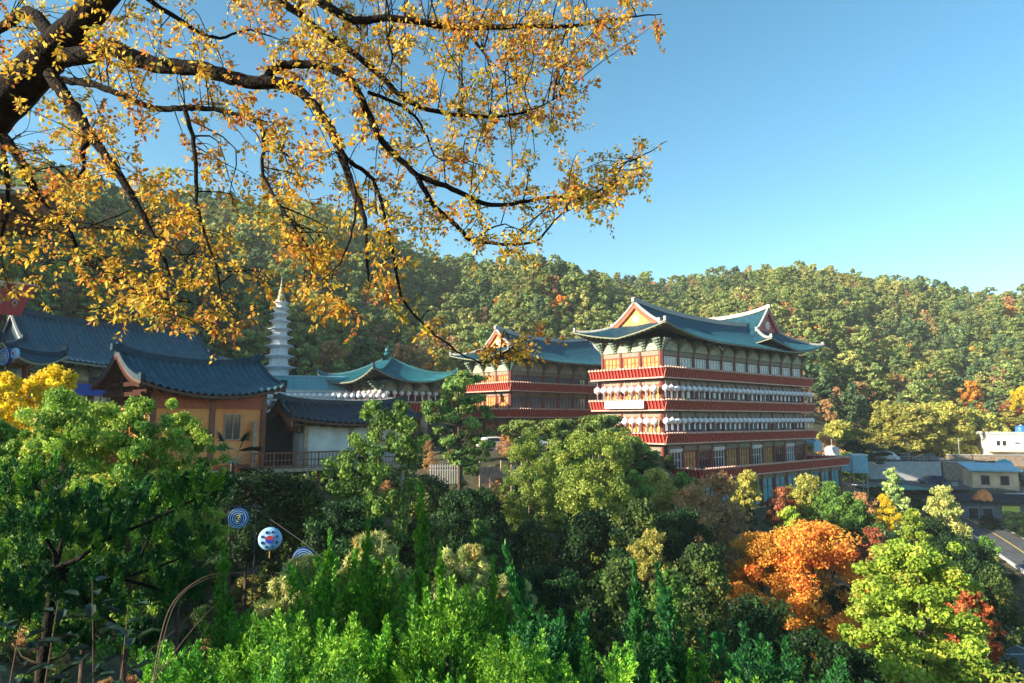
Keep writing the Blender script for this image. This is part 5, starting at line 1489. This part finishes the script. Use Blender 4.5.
# undergrowth: low bushes nobody could count
us = []
for key in ('dark', 'green', 'mixed', 'bushy', 'brown'):
    us.append(next(o for o in bpy.data.objects if o.type == 'MESH' and o.data == T_(key)['crown']))
rs = np.random.default_rng(5); pts = []
while len(pts) < 2600:
    ph = rs.uniform(-44, 42); r = rs.uniform(13, 175)
    x, y = r*math.sin(R(ph)), r*math.cos(R(ph))
    if inrect(x, y, HALL, HDIR, -1.5, 42, -5, 10) or inrect(x, y, H2, HDIR, -1, 25, -1, 10) or inrect(x, y, H3, D3, -1, 21, -1, 10): continue
    if inrect(x, y, (A0.x, A0.y), rzh, -1, 11, -4, 4) or inrect(x, y, (st.location.x, st.location.y), rz2, -3, 12, -4, 3): continue
    if road_info(np.array([x]), np.array([y]))[0][0] < 5.2: continue
    if any(inrect(x, y, (p[0], p[1]), p[4], -p[2]-1.5, p[2]+1.5, -p[3]-1.5, p[3]+1.5) for p in PADS[2:]): continue
    if 62 < x < 100 and 100 < y < 125: continue
    sc = rs.uniform(.18, .42)*(1 if r > 30 else .6)
    pts.append((x, y, gz(x, y)-.3, rs.random()*6.28, sc, (0, 0, 0, 1, 2, 2, 3, 4)[rs.integers(8)]))
for _ in range(900):
    ph = rs.uniform(-48, 40); r = rs.uniform(3.2, 13)
    if r < 6 and ph > -20: continue
    x, y = r*math.sin(R(ph)), r*math.cos(R(ph)); pts.append((x, y, gz(x, y)-.1, rs.random()*6.28, rs.uniform(.10, .20), (0, 2)[rs.integers(2)]))
tag(scatter('undergrowth', pts, us), 'low mixed bushes and ground cover on the slopes', 'undergrowth')

# ------------------------------------------------------------------ windmill palm by the orange house
pl = P(232, 470, 31)
tp_ = thing('palm_tree', 'small fan palm in shade in front of the orange wall', 'palm', (pl.x, pl.y, gz(pl.x, pl.y)))
h = P(232, 462, 31).z-tp_.location.z
b = MB(); b.tube([(0, 0, -.3), (.05, .03, h*.5), (0, 0, h)], [.14, .12, .1], 8); b.build('trunk', M['bark'], tp_)
rs = np.random.default_rng(4)
for k in range(16):
    b = MB(); az = k*2.4; el = R((65, 30, 5, -20)[k % 4])
    d = Vector((math.cos(az)*math.cos(el), math.sin(az)*math.cos(el), math.sin(el))); L = 1.0
    b.tube([Vector((0, 0, h)), Vector((0, 0, h))+d*L], .015, 4)
    c = Vector((0, 0, h))+d*L; side = d.cross(Vector((0, 0, 1))).normalized()
    for j in range(11):
        a = R(-75+15*j); dd = (d*math.cos(a)+side*math.sin(a)).normalized(); w = (side*math.cos(a)-d*math.sin(a))*.06
        tip = c+dd*.8+Vector((0, 0, -.16)); mid = c+dd*.35
        b.add([c, mid+w, tip, mid-w], [(0, 1, 2, 3)])
    b.build('frond', mat('palm green', (.02, .05, .03), .5) if k == 0 else bpy.data.materials['palm green'], tp_)
# ------------------------------------------------------------------ foreground junipers with upright plumes
def plume_leaves(base, tip, w, n, size, pal, rs):
    base = np.array(base); tip = np.array(tip); ax = tip-base; L = np.linalg.norm(ax); ax /= L
    t = rs.random(n)**.8; prof = np.clip(np.minimum(t/.18, 1)*(1-t)**.55+.05, 0, 1)*w
    a = np.cross(ax, [1, 0, .3]); a /= np.linalg.norm(a); b_ = np.cross(ax, a)
    th = rs.random(n)*2*math.pi; rr = prof*(.35+.65*np.sqrt(rs.random(n)))*(1+.35*np.sin(t*23+th*2))
    d = np.cos(th)[:, None]*a+np.sin(th)[:, None]*b_
    pos = base+ax*(t*L)[:, None]+d*rr[:, None]
    tg = ax+d*.55+rs.normal(size=(n, 3))*.22; tg /= np.linalg.norm(tg, axis=1)[:, None]
    nr = d+rs.normal(size=(n, 3))*.6; nr -= tg*(nr*tg).sum(1)[:, None]; nr /= np.linalg.norm(nr, axis=1)[:, None]
    bt = np.cross(nr, tg); s = size*(.6+.8*rs.random(n))[:, None]
    A = tg*s; B = bt*s*.22
    V = np.stack([pos-A*.2, pos+A*.35-B, pos+A, pos+A*.35+B], 1).reshape(-1, 3)
    Q = np.arange(n*4).reshape(-1, 4)
    cols = np.array([p[0] for p in pal]); wt = np.array([p[1] for p in pal], float); wt /= wt.sum()
    k = rs.choice(len(pal), p=wt); pk_ = np.where(rs.random(n) < .5, k, rs.choice(len(pal), size=n, p=wt))
    return V, Q, np.clip(cols[pk_]*(.75+.5*rs.random((n, 1))), 0, 1)
def juniper_mesh(seed, H=2.6, W=1.7, n=46, pal='juniper', leaf=.036, dens=470):
    rs = np.random.default_rng(seed); random.seed(seed); parts = []; mb = MB()
    mb.tube([(0, 0, -.8), (.03, .02, H*.3), (0, .03, H*.75)], [.06, .045, .012], 7)
    for k in range(n):
        u = rs.random(); th = rs.random()*6.28; r = W*.5*math.sqrt(u)*.95
        z0 = H*(.02+.5*rs.random()*(1-.4*u)); L = H*(.22+.22*rs.random())
        if k < 5: r *= .3; z0 = H*.55; L = H*.42
        base = np.array([r*math.cos(th)*.8, r*math.sin(th)*.8, z0])
        lean = np.array([math.cos(th), math.sin(th), 0])*L*.28*u+rs.normal(size=3)*.05
        tip = base+np.array([0, 0, L])+lean
        parts.append(plume_leaves(base, tip, .085*H/2.6*(.8+.6*rs.random()), int(dens*(.7+.6*rs.random())), leaf, PAL[pal], rs))
        # side sprays
        for q in range(3):
            t = .2+.5*rs.random(); b0 = base*(1-t)+tip*t; a2 = rs.random()*6.28; l2 = L*.35
            parts.append(plume_leaves(b0, b0+np.array([math.cos(a2)*.55, math.sin(a2)*.55, .8])*l2, .05*H/2.6, int(dens*.3), leaf, PAL[pal], rs))
        if k % 2 == 0: mb.tube([(0, 0, max(0, z0-.25*H)), (r*math.cos(th)*.5, r*math.sin(th)*.5, z0-.08*H), tuple(base), tuple(base*.5+tip*.5)], [.022, .016, .01, .004], 5, caps=False)
    V, Q, c = merge(parts)
    cr = np_mesh('foliage', V, Q, M['needle'], c)
    tm = bpy.data.meshes.new('trunk'); tm.from_pydata(mb.v, [], mb.f); tm.materials.append(M['bark'])
    return dict(crown=cr, trunk=tm, H=H, W=W, name='juniper_shrub')
def spire_mesh(seed, H=3.0, pal='juniper', w=.13):
    rs = np.random.default_rng(seed); parts = []; mb = MB()
    mb.tube([(0, 0, -.5), (.02, 0, H*.5), (0, .02, H*.96)], [.035, .02, .006], 6)
    parts.append(plume_leaves((0, 0, H*.35), (0, 0, H), w*.5, 700, .045, PAL[pal], rs))
    for k in range(60):
        t = .1+.8*rs.random(); th = rs.random()*6.28; L = (1-t)*.75*H*.22+.08
        b0 = np.array([0, 0, H*t]); d = np.array([math.cos(th)*.5, math.sin(th)*.5, .9])
        parts.append(plume_leaves(b0, b0+d*L, .035+.02*(1-t), 110, .04, PAL[pal], rs))
    V, Q, c = merge(parts); cr = np_mesh('foliage', V, Q, M['needle'], c)
    tm = bpy.data.meshes.new('trunk'); tm.from_pydata(mb.v, [], mb.f); tm.materials.append(M['bark'])
    return dict(crown=cr, trunk=tm, H=H, W=w*3.2, name='juniper_spire')
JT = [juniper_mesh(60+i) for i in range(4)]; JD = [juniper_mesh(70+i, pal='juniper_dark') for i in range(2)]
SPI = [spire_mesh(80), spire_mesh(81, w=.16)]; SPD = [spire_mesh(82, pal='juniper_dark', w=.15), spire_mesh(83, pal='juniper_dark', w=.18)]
def plant2(T, loc, rz, s, label, cat, group=None, name=None, tilt=(0, 0)):
    t = thing(name or T['name'], label, cat, loc, rz, group); t.scale = s; t.rotation_euler = (tilt[0], tilt[1], rz)
    lk(bpy.data.objects.new('trunk', T['trunk']), t); lk(bpy.data.objects.new('foliage', T['crown']), t)
    return t
GJ = 'bright green junipers filling the foreground'
where = lambda px: ('left of centre' if px < 420 else 'at the centre' if px < 560 else 'right of centre' if px < 700 else 'at the right')
rowspec = [  # D, y_top, x range, step, palette
 (9.5, 566, 255, 640, 62, 0), (8.0, 578, 235, 850, 58, 0), (6.6, 596, 215, 850, 62, 0), (5.4, 622, 190, 860, 74, 0), (4.3, 650, 170, 880, 100, 0)]
random.seed(9); ji = 0
rown = ['back', 'second', 'middle', 'fourth', 'front']
for ri, (D, yt, xa, xb, stp, pl_) in enumerate(rowspec):
    x = xa; n = 0
    while x < xb:
        px = x+random.uniform(-14, 14); y = yt+random.uniform(-16, 22)+(18 if px > 560 else 0)+(22 if px > 700 else 0)+(8 if px > 470 else -14)+(14 if px < 260 else 0)
        v = P(px, y, D); g = gz(v.x, v.y); H = v.z-g; T = random.choice(JT if px < 540 or random.random() < .35 else JD)
        w = random.uniform(1.0, 1.35)*min(1.4, max(.6, H/2.6))
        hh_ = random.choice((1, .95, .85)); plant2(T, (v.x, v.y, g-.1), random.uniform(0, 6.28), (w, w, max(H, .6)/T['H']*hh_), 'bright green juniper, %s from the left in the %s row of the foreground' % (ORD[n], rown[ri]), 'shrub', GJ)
        x += stp*random.uniform(.8, 1.2); n += 1
for px, y, D, w, lab, tl in ((421, 484, 8.6, 1.2, 'tallest thin juniper spire standing clear above the others', 0), (368, 520, 9, 1, 'thin juniper spire left of the tallest one', 0), (440, 545, 8.5, 1, 'thin juniper spire right of the tallest one', 0), (597, 528, 8.8, 1.3, 'leaning juniper spire right of centre against the dark slope', -.30), (643, 560, 8, 1, 'short juniper spire right of the leaning one', .05),
                             (236, 540, 8.5, 1.2, 'thin yellow green juniper spire beside the left blue lantern', .04), (330, 532, 9, 1.1, 'juniper spire right of the lowest blue lantern', 0), (722, 565, 7.5, 1.2, 'juniper spire leaning at the right above the dark shrubs', -.22), (500, 560, 9, .9, 'juniper spire between the pale pine bushes', 0.03)):
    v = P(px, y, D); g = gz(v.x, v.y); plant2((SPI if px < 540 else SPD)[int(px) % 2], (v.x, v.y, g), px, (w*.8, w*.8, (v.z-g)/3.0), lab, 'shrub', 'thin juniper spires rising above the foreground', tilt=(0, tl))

# ------------------------------------------------------------------ cloud pruned juniper at the left with dark limbs
cj0 = P(60, 600, 8.2); g = gz(cj0.x-.2, cj0.y)
cj = thing('cloud_juniper', 'old dark limbed juniper with layered green foliage pads at the left', 'tree', (cj0.x-.5, cj0.y, g))
rs = np.random.default_rng(90); o0 = np.array(cj.location); parts = []; mb = MB()
root = Vector((0, 0, -.2)); fork = P(55, 565, 8.2)-cj.location
mb.tube([root, (root+fork)/2+Vector((.08, .05, 0)), fork], [.07, .055, .045], 9)
pads = [(30, 478, 60), (175, 500, 60), (195, 492, 44), (60, 505, 60), (110, 505, 70), (150, 530, 60), (10, 520, 60), (20, 560, 50), (95, 540, 50), (185, 550, 45), (90, 600, 60), (150, 600, 55), (30, 620, 55), (60, 585, 50), (120, 575, 50), (5, 600, 50), (75, 640, 50), (180, 590, 40), (45, 530, 50), (135, 640, 50), (0, 490, 50), (140, 500, 56)]
nodes = [(fork, 0)]
pads.sort(key=lambda p: math.hypot(p[0]-55, p[1]-565))
for i, (px, py, w) in enumerate(pads):
    D = 8.2+rs.uniform(-1.0, 1.4)
    c = P(px, py, D)-cj.location; r = w*D/F*.5
    near = min(nodes, key=lambda n_: (n_[0]-c).length+.25*abs(n_[1])); dp = near[1]+1; nodes.append((c, dp))
    a = near[0].lerp(c, .5)+Vector((.04, .03, -.07)); r0_ = max(.012, .045-.011*dp); mb.tube([near[0]+Vector((0, 0, -.04)), a, c+Vector((0, 0, -.08))], [r0_, r0_*.8, r0_*.55], 7, caps=False)
    for q in range(30):
        th = rs.random()*6.28; rr = r*math.sqrt(rs.random())
        b0 = np.array(c)+np.array([rr*math.cos(th), rr*math.sin(th)*.9, rs.uniform(-.1, .06)*1.5-.25*(rr/r)**2*r])
        d = np.array([math.cos(th)*.5*rr/r, math.sin(th)*.5*rr/r, .7+.3*rs.random()]); L = rs.uniform(.16, .34)
        parts.append(plume_leaves(b0, b0+d*L, .055, 120, .04, PAL['juniper' if rs.random() < (.5 if py < 500 else .15) else 'juniper_dark'], rs))
V, Q, c = merge(parts)
lk(bpy.data.objects.new('foliage', np_mesh('foliage', V, Q, M['needle'], c)), cj); mb.build('trunk', M['bark_dark'], cj, True)

# laurel with large glossy leaves, bottom left
for (px, py, D, hh, lab) in ((58, 600, 4.6, 0, 'laurel with large dark glossy leaves, left stem at the bottom left'), (92, 580, 4.8, 0, 'laurel with large dark glossy leaves, middle stem at the bottom left'), (128, 605, 4.5, 0, 'laurel with large dark glossy leaves, right stem at the bottom left'), (20, 625, 4.3, 0, 'laurel with large dark glossy leaves at the left edge')):
    v = P(px, py, D); g = gz(v.x, v.y); t = thing('laurel_shrub', lab, 'shrub', (v.x, v.y, g), px, 'glossy laurels at the bottom left'); H = v.z-g
    b = MB(); b.tube([(-.1, .05, -.2), (.06, .02, H*.35), (-.04, .03, H*.7), (0, 0, H)], [.008, .006, .005, .002], 6); b.build('stem', mat('reddish stem', (.16, .08, .04), .8), t)
    rs = np.random.default_rng(int(px)); b = MB()
    for k in range(34):
        z = H*(.25+.75*(k+.5)/34); az = k*2.4; el = R(rs.uniform(-15, 40)); d = Vector((math.cos(az)*math.cos(el), math.sin(az)*math.cos(el), math.sin(el)))
        s = d.cross(Vector((0, 0, 1))).normalized(); up = s.cross(d); L = rs.uniform(.11, .17); w = L*.24; p0 = Vector((0, 0, z))+d*rs.uniform(.02, .10)
        vs = [p0, p0+d*L*.3+s*w+up*.01, p0+d*L*.7+s*w*.9+up*.005, p0+d*L-up*.03, p0+d*L*.7-s*w*.9+up*.005, p0+d*L*.3-s*w+up*.01, p0+d*L*.35-up*.012, p0+d*L*.7-up*.015]
        b.add(vs, [(0, 1, 6), (1, 2, 7, 6), (2, 3, 7), (0, 6, 5), (6, 7, 4, 5), (7, 3, 4)])
    b.build('foliage', bpy.data.materials.get('laurel leaf') or mat('laurel leaf', (.010, .028, .014), .35, var=.4, scale=8, spec=.4), t)

# bare arching twigs at the bottom left
def curve_pts(pp, k=8): return smooth_pts(pp, k)
bp_ = P(150, 690, 4.2); tw = thing('bare_shrub', 'bare arching brown twigs at the bottom left', 'shrub', (bp_.x, bp_.y, gz(bp_.x, bp_.y)))
for line, r in (([(148, 720), (160, 640), (175, 600), (205, 577), (235, 573), (262, 572)], .012), ([(150, 700), (172, 610), (200, 582), (228, 575)], .008), ([(155, 680), (180, 645), (205, 615), (222, 600)], .008), ([(158, 668), (190, 650), (212, 620)], .006), ([(140, 660), (150, 650), (178, 628)], .008)):
    b = MB(); D0 = 4.2; pp = [P(x, y, D0+.12*i)-tw.location for i, (x, y) in enumerate(line)]
    r *= .42; sp_ = curve_pts(pp, 5); n = len(sp_); b.tube(sp_, [r*(1-.75*i/(n-1)) for i in range(n)], 6); b.build('twig', mat('twig brown', (.11, .065, .04), .8) if 'twig brown' not in bpy.data.materials else bpy.data.materials['twig brown'], tw, True)

HAZE = 0.00024
if HAZE:
    hb = MB(); hb.box(-520, 520, -120, 560, -48, 125)
    hm = bpy.data.materials.new('haze air'); hm.use_nodes = True; ht = hm.node_tree; ht.nodes.remove(ht.nodes['Principled BSDF'])
    pv_ = ht.nodes.new('ShaderNodeVolumePrincipled'); pv_.inputs['Color'].default_value = (.80, .88, .95, 1); pv_.inputs['Density'].default_value = HAZE
    ht.links.new(pv_.outputs[0], ht.nodes['Material Output'].inputs['Volume'])
    ho = hb.build('haze', hm); tag(ho, kind='stuff')
# ------------------------------------------------------------------ the great autumn tree over the left
TX, TY = -7.6, 6.6
at_ = thing('autumn_tree', 'large tree with dark limbs and yellow orange leaves arching in from the left', 'tree', (TX, TY, gz(TX, TY)))
tl = at_.location
rs = np.random.default_rng(123)
LIMBS = [  # (px, py, depth) ..., radius start, radius end
 ([(-120, 230, 6.5), (-45, 150, 6.4), (0, 105, 6.3), (33, 72, 6.2), (58, 46, 6.1), (85, 18, 6.0), (120, -20, 5.9), (170, -70, 5.8)], .21, .09),
 ([(58, 48, 6.1), (30, 12, 6.3), (0, 28, 6.5), (-40, 40, 6.7)], .05, .04),
 ([(60, 58, 6.1), (90, 54, 6.0), (110, 48, 5.9), (154, 64, 5.8), (198, 68, 5.7), (246, 81, 5.6), (281, 84, 5.6), (307, 97, 5.6), (334, 136, 5.5), (351, 184, 5.5), (364, 219, 5.4), (368, 281, 5.4)], .105, .009),
 ([(262, 82, 5.6), (280, 66, 5.6), (307, 64, 5.6), (325, 66, 5.6), (351, 81, 5.6), (368, 114, 5.7), (386, 145, 5.8), (416, 175, 5.9), (434, 206, 6), (460, 228, 6.1), (474, 241, 6.2), (531, 243, 6.3), (553, 222, 6.4), (575, 204, 6.5)], .05, .006),
 ([(416, 175, 5.9), (452, 189, 6), (487, 204, 6.2), (513, 204, 6.3), (548, 197, 6.5), (601, 197, 6.7), (623, 165, 6.8), (640, 157, 6.9), (667, 141, 7)], .03, .004),
 ([(200, -60, 5.8), (281, 0, 5.9), (320, 31, 6), (364, 61, 6), (408, 101, 6.1), (452, 114, 6.2), (496, 116, 6.3), (531, 110, 6.4), (560, 96, 6.5)], .045, .005),
 ([(240, -50, 6.4), (320, 2, 6.5), (355, 20, 6.5), (395, 18, 6.5), (460, 28, 6.6), (517, 26, 6.6), (566, 26, 6.7), (605, 20, 6.8), (662, 14, 7)], .06, .005),
 ([(50, 74, 6.1), (62, 92, 6), (79, 116, 5.9), (92, 138, 5.8), (114, 167, 5.7), (136, 202, 5.6), (156, 242, 5.5), (170, 275, 5.5)], .07, .010),
 ([(92, 138, 5.8), (82, 150, 5.8), (84, 168, 5.9), (70, 185, 6)], .03, .008),
 ([(57, 80, 6.1), (88, 83, 5.9), (114, 92, 5.8), (154, 108, 5.8), (185, 108, 5.7), (220, 110, 5.7), (261, 127, 5.6), (264, 176, 5.6), (299, 233, 5.5), (318, 262, 5.5)], .042, .005),
 ([(185, 108, 5.7), (195, 154, 5.6), (198, 211, 5.5), (215, 264, 5.4), (222, 300, 5.4)], .022, .005),
 ([(-100, 60, 7), (-30, 110, 7), (0, 132, 6.9), (22, 163, 6.8), (40, 202, 6.6), (66, 228, 6.5), (83, 259, 6.4), (127, 286, 6.3), (160, 310, 6.3)], .07, .010),
 ([(0, 136, 6.9), (7, 176, 6.7), (7, 211, 6.7), (-2, 245, 6.6)], .03, .008),
 ([(66, 228, 6.5), (110, 228, 6.3), (150, 236, 6.2), (190, 262, 6.2)], .015, .004),
 ([(337, 152, 5.5), (355, 165, 5.6), (373, 180, 5.7), (386, 220, 5.8), (395, 263, 5.9), (403, 300, 6), (430, 330, 6.1), (458, 352, 6.2), (482, 362, 6.3), (500, 357, 6.4)], .022, .004),
 ([(460, 29, 6.6), (475, 42, 6.5), (491, 61, 6.5), (517, 83, 6.5)], .015, .004),
 ([(368, 92, 5.7), (408, 110, 6.0), (425, 132, 6.2), (438, 158, 6.3), (474, 162, 6.4)], .018, .004),
 ([(340, 150, 5.5), (355, 190, 5.3), (352, 230, 5.2), (340, 262, 5.1), (322, 280, 5.1)], .014, .004),
 ([(395, 18, 6.5), (388, 40, 6.4), (392, 62, 6.3), (380, 84, 6.3)], .014, .004),
 ([(120, -20, 5.9), (180, 20, 6.4), (214, 38, 6.8), (250, 30, 7), (290, 44, 7)], .03, .005),
 ([(474, 241, 6.2), (500, 225, 6.0), (528, 232, 5.9)], .01, .003),
 ([(127, 286, 6.3), (150, 300, 6), (178, 298, 6), (200, 306, 5.9)], .01, .004),
]
SEG = []; mb = MB()
for line, ra, rb_ in LIMBS:
    pp = smooth_pts([P(*q)-tl for q in line], 6); n = len(pp)
    for i in range(1, n-1): pp[i] = pp[i]+Vector(rs.normal(size=3)*.004)
    rad = [(ra*(1-i/(n-1))**.8+rb_)*.78 for i in range(n)]
    mb.tube(pp, rad, 10 if ra > .05 else 6)
    for i in range(n):
        if rad[i] < .05: SEG.append(tuple(pp[i]))
# trunk from the ground
j = P(-120, 230, 6.5)-tl; j2 = P(-100, 60, 7)-tl
mb.tube([Vector((0, 0, -.5)), Vector((.05, 0, .9)), Vector((.12, -.02, 1.9)), j], [.42, .33, .29, .27], 12)
mb.tube([Vector((.1, 0, 1.9)), (Vector((.1, 0, 2))+j2)/2+Vector((-.3, 0, .1)), j2], [.2, .13, .09], 10)
mb.tube([P(170, -70, 5.8)-tl, P(240, -60, 6.1)-tl, P(240, -50, 6.4)-tl], [.12, .08, .06], 8)
mb.tube([P(120, -20, 5.9)-tl, P(165, -55, 5.85)-tl, P(200, -60, 5.8)-tl], [.10, .07, .05], 8)
SEG = np.array(SEG)
# leaf masses: (px, py, rx, ry, number of twigs)
BL = [(60, 20, 80, 40, 22), (20, 60, 50, 50, 12), (150, 30, 70, 40, 26), (250, 30, 60, 45, 34), (330, 25, 60, 45, 40), (410, 30, 60, 50, 46), (490, 25, 60, 45, 42), (570, 25, 55, 40, 38), (630, 12, 42, 24, 20),
      (560, 75, 50, 40, 20), (480, 90, 60, 45, 30), (520, 115, 45, 30, 20), (420, 110, 55, 45, 28), (350, 90, 55, 50, 30), (290, 80, 60, 40, 26), (250, 130, 40, 40, 12), (210, 90, 45, 30, 12), (130, 80, 45, 30, 12),
      (90, 110, 60, 30, 14), (60, 140, 60, 40, 20), (30, 180, 50, 40, 16), (110, 150, 60, 30, 14), (120, 200, 70, 40, 20), (60, 215, 55, 45, 15), (150, 250, 70, 50, 27), (80, 260, 60, 30, 14), (120, 290, 70, 30, 16), (200, 290, 45, 50, 20), (190, 200, 50, 40, 16), (230, 230, 40, 50, 14),
      (280, 160, 40, 45, 14), (300, 210, 50, 50, 20), (330, 180, 45, 40, 18), (350, 240, 45, 40, 18), (300, 280, 40, 40, 14), (330, 310, 40, 20, 7), (380, 190, 40, 40, 16), (430, 160, 50, 35, 16), (400, 230, 40, 30, 12), (470, 150, 50, 35, 14), (445, 215, 50, 30, 14), (505, 235, 45, 20, 16), (560, 185, 45, 25, 22), (605, 190, 35, 28, 26), (630, 165, 26, 20, 16), (575, 155, 30, 15, 6), (520, 190, 40, 25, 10),
      (390, 290, 30, 30, 7), (420, 320, 30, 25, 6), (500, 352, 28, 10, 8), (540, 345, 26, 12, 8), (20, 100, 40, 30, 6), (15, 235, 26, 30, 8), (-60, 60, 80, 80, 30), (-80, 180, 70, 70, 20), (300, -60, 160, 40, 50), (480, -50, 120, 40, 40), (100, -60, 120, 40, 30), (160, 320, 50, 18, 8), (230, 340, 20, 14, 3), (40, 300, 40, 14, 5), (545, 130, 30, 16, 6)]
PALT = np.array([G(236,194,62), G(224,166,62), G(212,186,76), G(204,130,66), G(176,172,76), G(240,210,96), G(184,112,62)]); WT = np.array([4, 3, 3, 2, 1.6, 1.5, .7]); WT /= WT.sum()
LV, LC = [], []
def twig(a, b_, r):
    a = Vector(a); b_ = Vector(b_); L = (b_-a).length
    m1 = a.lerp(b_, .35)+Vector(rs.normal(size=3)*L*.06)+Vector((0, 0, L*.05)); m2 = a.lerp(b_, .7)+Vector(rs.normal(size=3)*L*.05)
    pp = smooth_pts([a, m1, m2, b_], 3); mb.tube(pp, [r*(1-.8*i/(len(pp)-1)) for i in range(len(pp))], 4, caps=False)
    return pp
def leafset(pp, t0, n, hue):
    k = len(pp)
    for i in range(n):
        t = t0+(1-t0)*rs.random(); f = t*(k-1); q = min(int(f), k-2); p = np.array(pp[q].lerp(pp[q+1], f-q)); d = np.array((pp[q+1]-pp[q]).normalized())
        side = rs.normal(size=3); side -= d*side.dot(d); side /= np.linalg.norm(side)+1e-9
        ax = d*.5+side*.9+np.array([0, 0, -.35]); ax /= np.linalg.norm(ax); nr = rs.normal(size=3)+np.array([0, 0, .8]); nr -= ax*nr.dot(ax); nr /= np.linalg.norm(nr)+1e-9
        bt = np.cross(nr, ax); L = rs.uniform(.032, .060); w = L*.27; p = p+ax*.012
        LV.append([p, p+ax*L*.45+bt*w-nr*.004, p+ax*L, p+ax*L*.45-bt*w-nr*.004])
        c = PALT[hue if rs.random() < .5 else rs.choice(len(PALT), p=WT)]*rs.uniform(.75, 1.2); LC.append(np.clip(c, 0, 1))
for (cx_, cy_, rx, ry, nt_) in BL:
    for k in range(int(nt_*.62+.5)):
        th = rs.random()*6.28; rr = math.sqrt(rs.random()); px = cx_+rx*rr*math.cos(th); py = cy_+ry*rr*math.sin(th)
        # depth follows the nearest limb, so the twig has something to grow from
        best = None
        D = rs.uniform(5.0, 7.6); tgt = np.array(P(px, py, D)-tl)
        dd = np.linalg.norm((SEG-tgt)*np.array([1, .55, 1]), axis=1); i0 = int(np.argmin(dd+rs.random(len(SEG))*.12))
        a = SEG[i0]; v_ = tgt-a
        L = np.linalg.norm(v_)
        if L > 1.5: tgt = a+v_*1.5/L
        pp = twig(a, tgt, .0035+.003*L)
        hue = rs.choice(len(PALT), p=WT)
        leafset(pp, .6, 6, hue)
        for q in range(5):
            t = rs.uniform(.4, 1.0); f = t*(len(pp)-1); qq = min(int(f), len(pp)-2); s0 = pp[qq].lerp(pp[qq+1], f-qq)
            e = s0+Vector(rs.normal(size=3)*.095)+Vector((.03, 0, -.03)); p2 = twig(s0, e, .002); leafset(p2, .2, 11, hue)
V = np.array(LV).reshape(-1, 3); Q = np.arange(len(V)).reshape(-1, 4)
lo = lk(bpy.data.objects.new('leaves', np_mesh('leaves', V, Q, M['leaf_thin'], np.array(LC))), at_); lo['kind'] = 'stuff'
mb.build('trunk', M['bark_dark'], at_, True)
print('leaves', len(Q))
for o in scene.objects:
    l = o.get('label')
    if l and len(l.replace(',', ' ').split()) > 16: print('LONG', l)

# unseen evergreen shrubs added outside the left edge to shade the bottom left
for x, y, zt_, lab in ((-7.4, 2.4, -.3, 'unseen dark evergreen shrub added for shade beyond the left edge, nearest'), (-6.6, .9, -.5, 'unseen dark evergreen shrub added for shade beyond the left edge, lowest'), (-9.0, 4.0, .2, 'unseen dark evergreen shrub added for shade beyond the left edge, farthest')):
    T = T_('dark'); g = gz(x, y); h = zt_-g
    plant(T, (x, y, g), x, (.42, .42, h/T['H']), lab, 'shrub')
